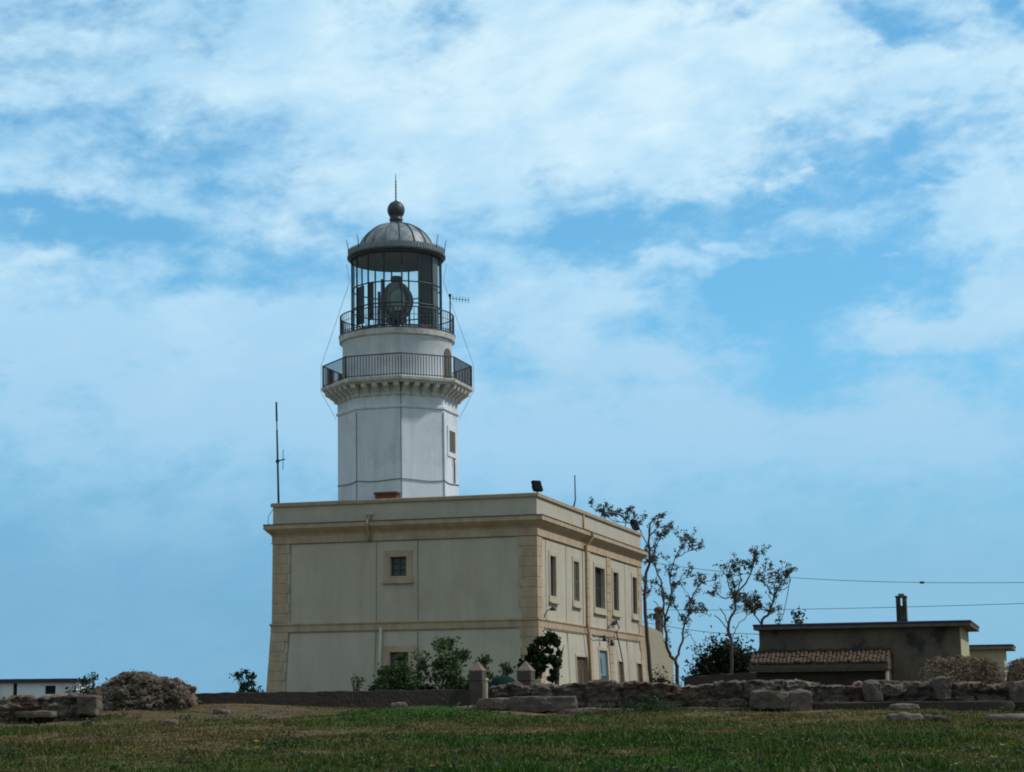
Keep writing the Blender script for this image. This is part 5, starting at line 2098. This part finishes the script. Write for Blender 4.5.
# dark small tree at the corner of the house
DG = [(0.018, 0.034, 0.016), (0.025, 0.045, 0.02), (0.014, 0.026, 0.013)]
def clump_tree():
    Y = 70.0
    b = at(551, 694, Y)
    g = gz1(b.x, Y)
    e = empty('small_tree', (b.x, Y, g), 'small dark clumpy tree standing before the sunlit house corner', 'tree')
    mb = MB()
    for pts, ra, rb in (([(556, 692), (557, 675), (558, 664), (561, 655), (557, 646), (551, 638)], 0.10, 0.03), ([(530, 692), (526, 676), (522, 668), (528, 658), (536, 646)], 0.05, 0.02),
                        ([(557, 670), (548, 660), (541, 652)], 0.05, 0.02), ([(561, 655), (563, 649), (564.5, 645)], 0.03, 0.01), ([(545, 656), (538, 664), (530, 668)], 0.04, 0.02), ([(533, 690), (530, 680), (527, 672)], 0.05, 0.03)):
        W = [at(x, y, Y) for x, y in pts]
        if pts[0][1] > 688:
            W[0].z = g - 0.1
        mb.tube(W, [ra + (rb - ra) * i / (len(W) - 1) for i in range(len(W))], 7)
    mb.build('trunk', M['bark'], e, smooth=True)
    rr = np.random.default_rng(5)
    cl = [(551, 637, 7), (545, 642, 7), (538, 642, 5), (556, 642, 6), (533, 652, 6), (540, 655, 6), (529, 658, 5), (536, 663, 8), (541, 668, 6), (544, 661, 5), (524, 664, 4), (531, 670, 5),
          (553, 660, 5), (557, 664, 5), (549, 651, 4), (553, 672, 4), (556, 677, 4), (551, 679, 4), (537, 673, 5), (521, 667, 3), (559, 653, 3)]
    P = []
    for x, y, r_ in cl:
        c = at(x, y, Y)
        rad = r_ * Y / F
        n = int(20 * r_)
        d = rr.normal(size=(n, 3))
        P.append(np.array(c) + d * rad * 0.40)
    P = np.concatenate(P)
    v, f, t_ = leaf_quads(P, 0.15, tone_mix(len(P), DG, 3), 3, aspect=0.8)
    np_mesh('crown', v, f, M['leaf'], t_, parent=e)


clump_tree()


# ------------------------------------------------------------------ brush heaps (dry cuttings thrown over rubble)
def heap(outline, Y, dep, label, cols, seed, nstr=5200, strand=0.34, mat_core='wall_stone', lumps=0.10, rocks=0, craggy=0.3, core_cols=None):
    """outline: skyline bearings [(px,py)...]; a rounded mound of real depth below it with dry stalks all over"""
    rr = np.random.default_rng(seed)
    X = np.array([at(x, y, Y).x for x, y in outline])
    Z = np.array([at(x, y, Y).z for x, y in outline])
    x0, x1 = X.min(), X.max()
    g = gz1((x0 + x1) / 2, Y)
    e = empty('brush_heap', ((x0 + x1) / 2, Y, g), label, 'heap')
    nx, ny = 170, 64
    half = ny // 2
    sz_ = np.linspace(0, 1, half)
    ff = np.concatenate([np.arcsin(sz_ ** (1 / 0.55)), math.pi - np.arcsin(sz_[::-1] ** (1 / 0.55))])
    vs = np.zeros((ny, nx, 3))
    for j in range(ny):
        f_ = ff[j]
        for i in range(nx):
            x = x0 + (x1 - x0) * i / (nx - 1)
            zt = np.interp(x, X, Z)
            gg = gz1(x, Y) - 0.12
            h = max(zt - gg, 0.02)
            yy = Y - math.cos(f_) * dep * (0.35 + 0.65 * min(1, h / 0.6))
            zz = gg + h * math.sin(f_) ** 0.55
            q = Vector((x * 2.2, yy * 2.2, zz * 2.6 + seed))
            d = mnoise.fractal(q, 0.8, 2.0, 4) * lumps + (mnoise.noise(q * 5.3) * 0.45 + mnoise.noise(q * 11.0) * 0.3) * lumps * craggy
            vs[j, i] = (x + d * 0.35, yy - d * 1.0 * math.copysign(1, math.cos(f_) + 0.001), zz + d * 0.35 * math.sin(f_))
    idx = np.arange(nx * ny).reshape(ny, nx)
    f = np.stack([idx[:-1, :-1], idx[:-1, 1:], idx[1:, 1:], idx[1:, :-1]], -1).reshape(-1, 4)
    if core_cols is None:
        np_mesh('rubble_core', vs.reshape(-1, 3), f, M[mat_core], parent=e, smooth=True)
    else:
        cc = np.array(core_cols)
        cv, ce = cell_noise(vs[..., 0] + 0.05 * fbm2(vs[..., 0] * 8, vs[..., 2] * 8, 3), vs[..., 2] + vs[..., 1] * 0.6, 0.11, 0.08, seed)
        t0 = cc[np.clip((cv * len(cc)).astype(int), 0, len(cc) - 1)] * (0.45 + 0.9 * fbm2(vs[..., 0] * 14, vs[..., 2] * 14 + vs[..., 1] * 9, seed, 3))[..., None]
        np_mesh('rubble_core', vs.reshape(-1, 3), f, M['wall_rock'], t0.reshape(-1, 3), parent=e)
    if rocks:
        rk = random.Random(seed)
        mb = MB()
        tn = []
        pal = [(0.20, 0.175, 0.145), (0.17, 0.125, 0.10), (0.14, 0.135, 0.105), (0.23, 0.205, 0.175), (0.12, 0.095, 0.08)]
        for _ in range(rocks):
            fj, i = rk.random() * (ny / 2 + 2), rk.randint(3, nx - 4)
            j = int(fj)
            sz = rk.uniform(0.02, 0.075)
            p = vs[j, i] * (1 - fj + j) + vs[j + 1, i] * (fj - j)
            n0 = len(mb.v)
            rock_into(mb, (p[0], p[1] - 0.02, p[2] - sz * 0.3), (sz * rk.uniform(0.9, 1.7), sz, sz * rk.uniform(0.6, 0.95)), rk.random() * 90, rnd=rk.uniform(0.05, 0.3), amp=0.36, cuts=3, yaw=rk.uniform(-1, 1), freq=9.0)
            t0 = np.array(rk.choice(pal)) * rk.uniform(0.35, 0.95)
            tn += [t0] * (len(mb.v) - n0)
        o = np_mesh('rubble', np.array(mb.v), np.array(mb.f), M['wall_rock'], np.array(tn), parent=e)
        o['kind'] = 'stuff'
    # stalks
    jj = rr.integers(0, ny - 1, nstr)
    ii = rr.integers(0, nx, nstr)
    fj = rr.random(nstr) * (ny / 2 + 6)
    jj = fj.astype(int)
    ii = rr.integers(0, nx, nstr)
    fr_ = (fj - jj)[:, None]
    base = vs[jj, ii] * (1 - fr_) + vs[jj + 1, ii] * fr_ + rr.normal(size=(nstr, 3)) * np.array([0.04, 0.03, 0.015])
    d = rr.normal(size=(nstr, 3)) * np.array([1.0, 0.5, 0.28])
    d /= np.linalg.norm(d, axis=1)[:, None]
    L = strand * rr.uniform(0.3, 1.2, (nstr, 1))
    sd = np.cross(d, rr.normal(size=(nstr, 3)))
    sd /= np.linalg.norm(sd, axis=1)[:, None]
    wv = 0.007 * rr.uniform(0.6, 1.8, (nstr, 1))
    mid = base + d * L * 0.5 + np.array([0, 0, 0.02])
    tip = base + d * L - np.array([0, 0, 1]) * L * 0.18
    v = np.stack([base - sd * wv, base + sd * wv, mid + sd * wv, mid - sd * wv, tip + sd * wv * 0.4, tip - sd * wv * 0.4], 1).reshape(-1, 3)
    k = np.arange(nstr)[:, None] * 6
    f = np.concatenate([k + np.array([[0, 1, 2, 3]]), k + np.array([[3, 2, 4, 5]])], 0)
    t_ = np.repeat(tone_mix(nstr, cols, seed, 0.35), 6, axis=0)
    o = np_mesh('dry_stalks', v, f, M['twig'], t_, parent=e)
    o['kind'] = 'stuff'
    return e


STRAW = [(0.24, 0.175, 0.12), (0.18, 0.13, 0.092), (0.12, 0.088, 0.068), (0.21, 0.15, 0.10)]
heap([(96, 708), (99, 690), (106, 685), (114, 681), (120, 677), (127, 673.5), (136, 672.5), (146, 675), (156, 678), (166, 680), (176, 681), (184, 684), (190, 690), (194, 706)], 53.0, 1.1,
     'wide heap of brush and stones between white shed and garden wall', [(0.22, 0.165, 0.12), (0.15, 0.105, 0.08), (0.15, 0.145, 0.10), (0.10, 0.075, 0.058), (0.23, 0.18, 0.135)], 3, lumps=0.20, nstr=6500, strand=0.12, rocks=230, craggy=1.3, core_cols=[(0.21, 0.155, 0.115), (0.15, 0.10, 0.078), (0.13, 0.13, 0.09), (0.075, 0.058, 0.048), (0.19, 0.13, 0.095), (0.10, 0.092, 0.065)])
heap([(926, 686), (927, 670), (931, 662), (938, 659), (948, 659), (960, 658.5), (975, 659.5), (988, 660), (991, 663), (994, 672), (995, 686)], 53.0, 0.8,
     'dry straw-like brush heap on the wall below the chimney house corner', STRAW, 5, nstr=11000, strand=0.17, mat_core='straw')
heap([(1010, 686), (1011, 669), (1015, 663), (1018, 660), (1032, 659), (1046, 663), (1054, 686)], 52.8, 0.7,
     'second dry brush heap cut off by the picture edge', STRAW, 9, nstr=6000, strand=0.17, mat_core='straw')

# ------------------------------------------------------------------ grass
def build_grass():
    n = 520000
    r = np.random.default_rng(77)
    y = 24 + (57 - 24) * r.random(n) ** 1.15
    x = (r.random(n) * 2 - 1) * (y * 0.34 + 4.0)
    c, dry, earth = soil_tone(x, y)
    dens = 0.35 + 0.65 * np.clip(1.0 - 0.6 * earth, 0.05, 1) * (0.4 + 1.1 * fbm2(x * 0.8, y * 0.8, 91, 3))
    behind = (y > 51.8) & (x > at(490, 700, 51).x)
    keep = (r.random(n) < dens) & ~behind
    x, y, c, dry, earth = x[keep], y[keep], c[keep], dry[keep], earth[keep]
    n = len(x)
    z = gz(x, y) - 0.01
    tall = fbm2(x * 0.5 + 9, y * 0.5, 61, 4)
    tus = np.clip((fbm2(x * 2.6, y * 2.0, 63, 3) - 0.45) * 3.0, 0, 1)
    h = (0.022 + 0.14 * np.clip(tall - 0.34, 0, 1) * (0.5 + 1.8 * tus) + 0.035 * r.random(n)) * (1 - 0.55 * earth) * (1 - 0.35 * dry) * (1 - 0.45 * np.clip((y - 44.5) / 3.0, 0, 1)) * r.uniform(0.6, 1.4, n)
    stalk = r.random(n) < 0.05
    h[stalk] *= 1.9
    w = np.where(stalk, 0.006, 0.012) * r.uniform(0.7, 1.5, n)
    a = r.random(n) * 2 * np.pi
    lean = r.uniform(0.1, 0.75, n) * h
    b = np.stack([x, y, z], -1)
    sd = np.stack([np.cos(a), np.sin(a), 0 * a], -1) * w[:, None]
    ld = np.stack([-np.sin(a + r.normal(size=n) * 0.6), np.cos(a), 0 * a], -1) * lean[:, None]
    up = np.stack([0 * h, 0 * h, h], -1)
    mid = b + up * 0.6 + ld * 0.35
    tip = b + up + ld
    v = np.stack([b - sd, b + sd, mid + sd * 0.8, mid - sd * 0.8, tip + sd * 0.15, tip - sd * 0.15], 1).reshape(-1, 3)
    k = np.arange(n)[:, None] * 6
    f = np.concatenate([k + np.array([[0, 1, 2, 3]]), k + np.array([[3, 2, 4, 5]])], 0)
    tone = c * r.uniform(0.7, 1.5, (n, 1)) * np.array([1.0, 1.05, 0.9])
    tone[stalk] = np.array([0.19, 0.165, 0.09]) * r.uniform(0.6, 1.3, (int(stalk.sum()), 1))
    o = np_mesh('grass', v, f, M['grass'], np.repeat(tone, 6, axis=0))
    tag(o, 'short wild grass, green and dry, growing over the slope', 'grass', kind='stuff')


build_grass()


def build_weeds():
    """broad-leaved weeds scattered through the turf"""
    r = np.random.default_rng(5)
    P, T = [], []
    for i in range(520):
        y = 25 + 25 * r.random()
        x = (r.random() * 2 - 1) * (y * 0.28 + 1)
        c, dry, earth = soil_tone(np.array([x]), np.array([y]))
        if r.random() < dry[0] * 0.9:
            continue
        n = int(r.integers(14, 46))
        s = r.uniform(0.07, 0.20)
        z = gz1(x, y)
        d = r.normal(size=(n, 3)) * np.array([s, s, s * 0.5])
        d[:, 2] = np.abs(d[:, 2]) + 0.02
        P.append(np.array([x, y, z]) + d)
        base = np.array([(0.028, 0.062, 0.02), (0.04, 0.075, 0.025), (0.045, 0.065, 0.03)][int(r.integers(0, 3))])
        T.append(base * r.uniform(0.7, 1.3, (n, 1)))
    # the leafy plants standing against the wall foot
    for px, py, s, hh in ((656, 712, 0.22, 0.45), (612, 712, 0.5, 0.25), (640, 713, 0.4, 0.18), (515, 749, 0.3, 0.16), (915, 748, 0.45, 0.14), (900, 756, 0.35, 0.12), (470, 757, 0.3, 0.10), (230, 752, 0.4, 0.10), (285, 747, 0.35, 0.12), (790, 752, 0.3, 0.12), (655, 748, 0.3, 0.10)):
        Y = 49.4 if py < 730 else (35.5 if py < 750 else 33.5)
        c0 = at(px, py, Y)
        n = 260
        d = r.normal(size=(n, 3)) * np.array([s, 0.15, hh * 0.5])
        d[:, 2] = np.abs(d[:, 2])
        P.append(np.array([c0.x, c0.y, gz1(c0.x, c0.y)]) + d)
        T.append(np.array([0.03, 0.065, 0.02]) * r.uniform(0.6, 1.4, (n, 1)))
    P = np.concatenate(P)
    v, f, t_ = leaf_quads(P, 0.075, np.concatenate(T), 8, aspect=0.5)
    o = np_mesh('weeds', v, f, M['leaf'], t_)
    tag(o, 'broad-leaved weeds scattered through the turf', 'weeds', kind='stuff')


build_weeds()


def build_flowers():
    r = np.random.default_rng(15)
    V, Fc, T = [], [], []
    nv = 0
    spots = []
    for i in range(900):
        y = 26 + 20 * r.random()
        x = (r.random() * 2 - 1) * (y * 0.28)
        if fbm2(np.array([x * 0.35]), np.array([y * 0.35]), 7)[0] < 0.47:
            continue
        q = r.random()
        col = (0.50, 0.38, 0.03) if q < 0.80 else ((0.5, 0.5, 0.46) if q < 0.93 else (0.30, 0.03, 0.025))
        spots.append((x, y, col, r.uniform(0.012, 0.024)))
    for px, py, col, s in ((257, 743, (0.55, 0.42, 0.02), 0.05), (257, 752, (0.55, 0.42, 0.02), 0.045), (432, 769, (0.60, 0.33, 0.02), 0.05), (26, 768, (0.4, 0.05, 0.03), 0.035),
                           (880, 763, (0.35, 0.04, 0.05), 0.05), (868, 757, (0.08, 0.07, 0.30), 0.04), (1003, 748, (0.5, 0.5, 0.5), 0.05), (994, 762, (0.5, 0.48, 0.35), 0.05), (956, 763, (0.45, 0.42, 0.3), 0.04)):
        yy = np.linspace(26, 45, 200)
        d = ray(px, py)
        xx = d.x / d.y * yy
        zz = d.z / d.y * yy
        k = int(np.argmin(np.abs(gz(xx, yy) + 0.15 - zz)))
        spots.append((xx[k], yy[k], col, s))
    for x, y, col, s in spots:
        z = gz1(x, y)
        hz = r.uniform(0.12, 0.26)
        c = np.array([x, y, z + hz])
        for p in range(5):
            a = 2 * np.pi * p / 5 + r.random()
            d1 = np.array([np.cos(a), np.sin(a), 0.5]) * s
            d2 = np.array([-np.sin(a), np.cos(a), 0.1]) * s * 0.5
            V += [c, c + d1 * 0.6 + d2, c + d1 * 1.1, c + d1 * 0.6 - d2]
            Fc.append([nv, nv + 1, nv + 2, nv + 3])
            T += [col] * 4
            nv += 4
        V += [c, c + (0.004, 0, 0), np.array([x + 0.004, y, z]), np.array([x, y, z])]
        Fc.append([nv, nv + 1, nv + 2, nv + 3])
        T += [(0.05, 0.08, 0.03)] * 4
        nv += 4
    o = np_mesh('wildflowers', np.array(V), np.array(Fc), M['leaf'], np.array(T))
    tag(o, 'yellow, white and red wildflowers dotted over the grass', 'flowers', kind='stuff')


build_flowers()

# ------------------------------------------------------------------ overhead wires
def wire(pts, label, r=0.018):
    """pts: (px,py,depth) joined by a smooth sagging line"""
    P = [at(*p) for p in pts]
    xs = [p.x for p in P]
    t = np.linspace(0, 1, 60)
    tk = np.linspace(0, 1, len(P))
    deg = min(3, len(P) - 1)
    s = np.array([0] + list(np.cumsum([(P[i + 1] - P[i]).length for i in range(len(P) - 1)])))
    s = s / s[-1]
    cx_, cy_, cz_ = (np.polyfit(s, [getattr(p, a) for p in P], deg) for a in 'xyz')
    r = 0.013
    Q = [(np.polyval(cx_, q), np.polyval(cy_, q), np.polyval(cz_, q)) for q in t]
    m = MB()
    m.tube(Q, r, 6)
    o = m.build('overhead_wire', M['cable'])
    return tag(o, label, 'wire', 'overhead wires between the houses')


wire([(642.5, 561, 98.8), (683, 567.5, 97), (810, 578.5, 92), (922, 582.5, 87), (1024, 582.5, 83), (1250, 578, 76)], 'highest overhead wire, leaving the house end and crossing above the chimney')
c = at(922, 582.5, 87)
m = MB()
m.tube([(c.x - 0.12, c.y, c.z - 0.0), (c.x - 0.06, c.y, c.z), (c.x + 0.06, c.y, c.z), (c.x + 0.12, c.y, c.z)], [0.02, 0.055, 0.055, 0.02], 8)
tag(m.build('wire_splice', M['cable']), 'small dark splice clamped on the highest overhead wire', 'splice')
wire([(642.5, 609.5, 98.8), (700, 609.8, 96), (773, 609.8, 92), (900, 607, 87), (1024, 603.5, 83), (1250, 596, 76)], 'middle overhead wire passing behind the grey house chimney')
wire([(642.5, 622, 98.8), (691, 630, 92), (730, 633.5, 82), (760.5, 634.5, 71.5)], 'lowest overhead wire from the house to the grey house wall')
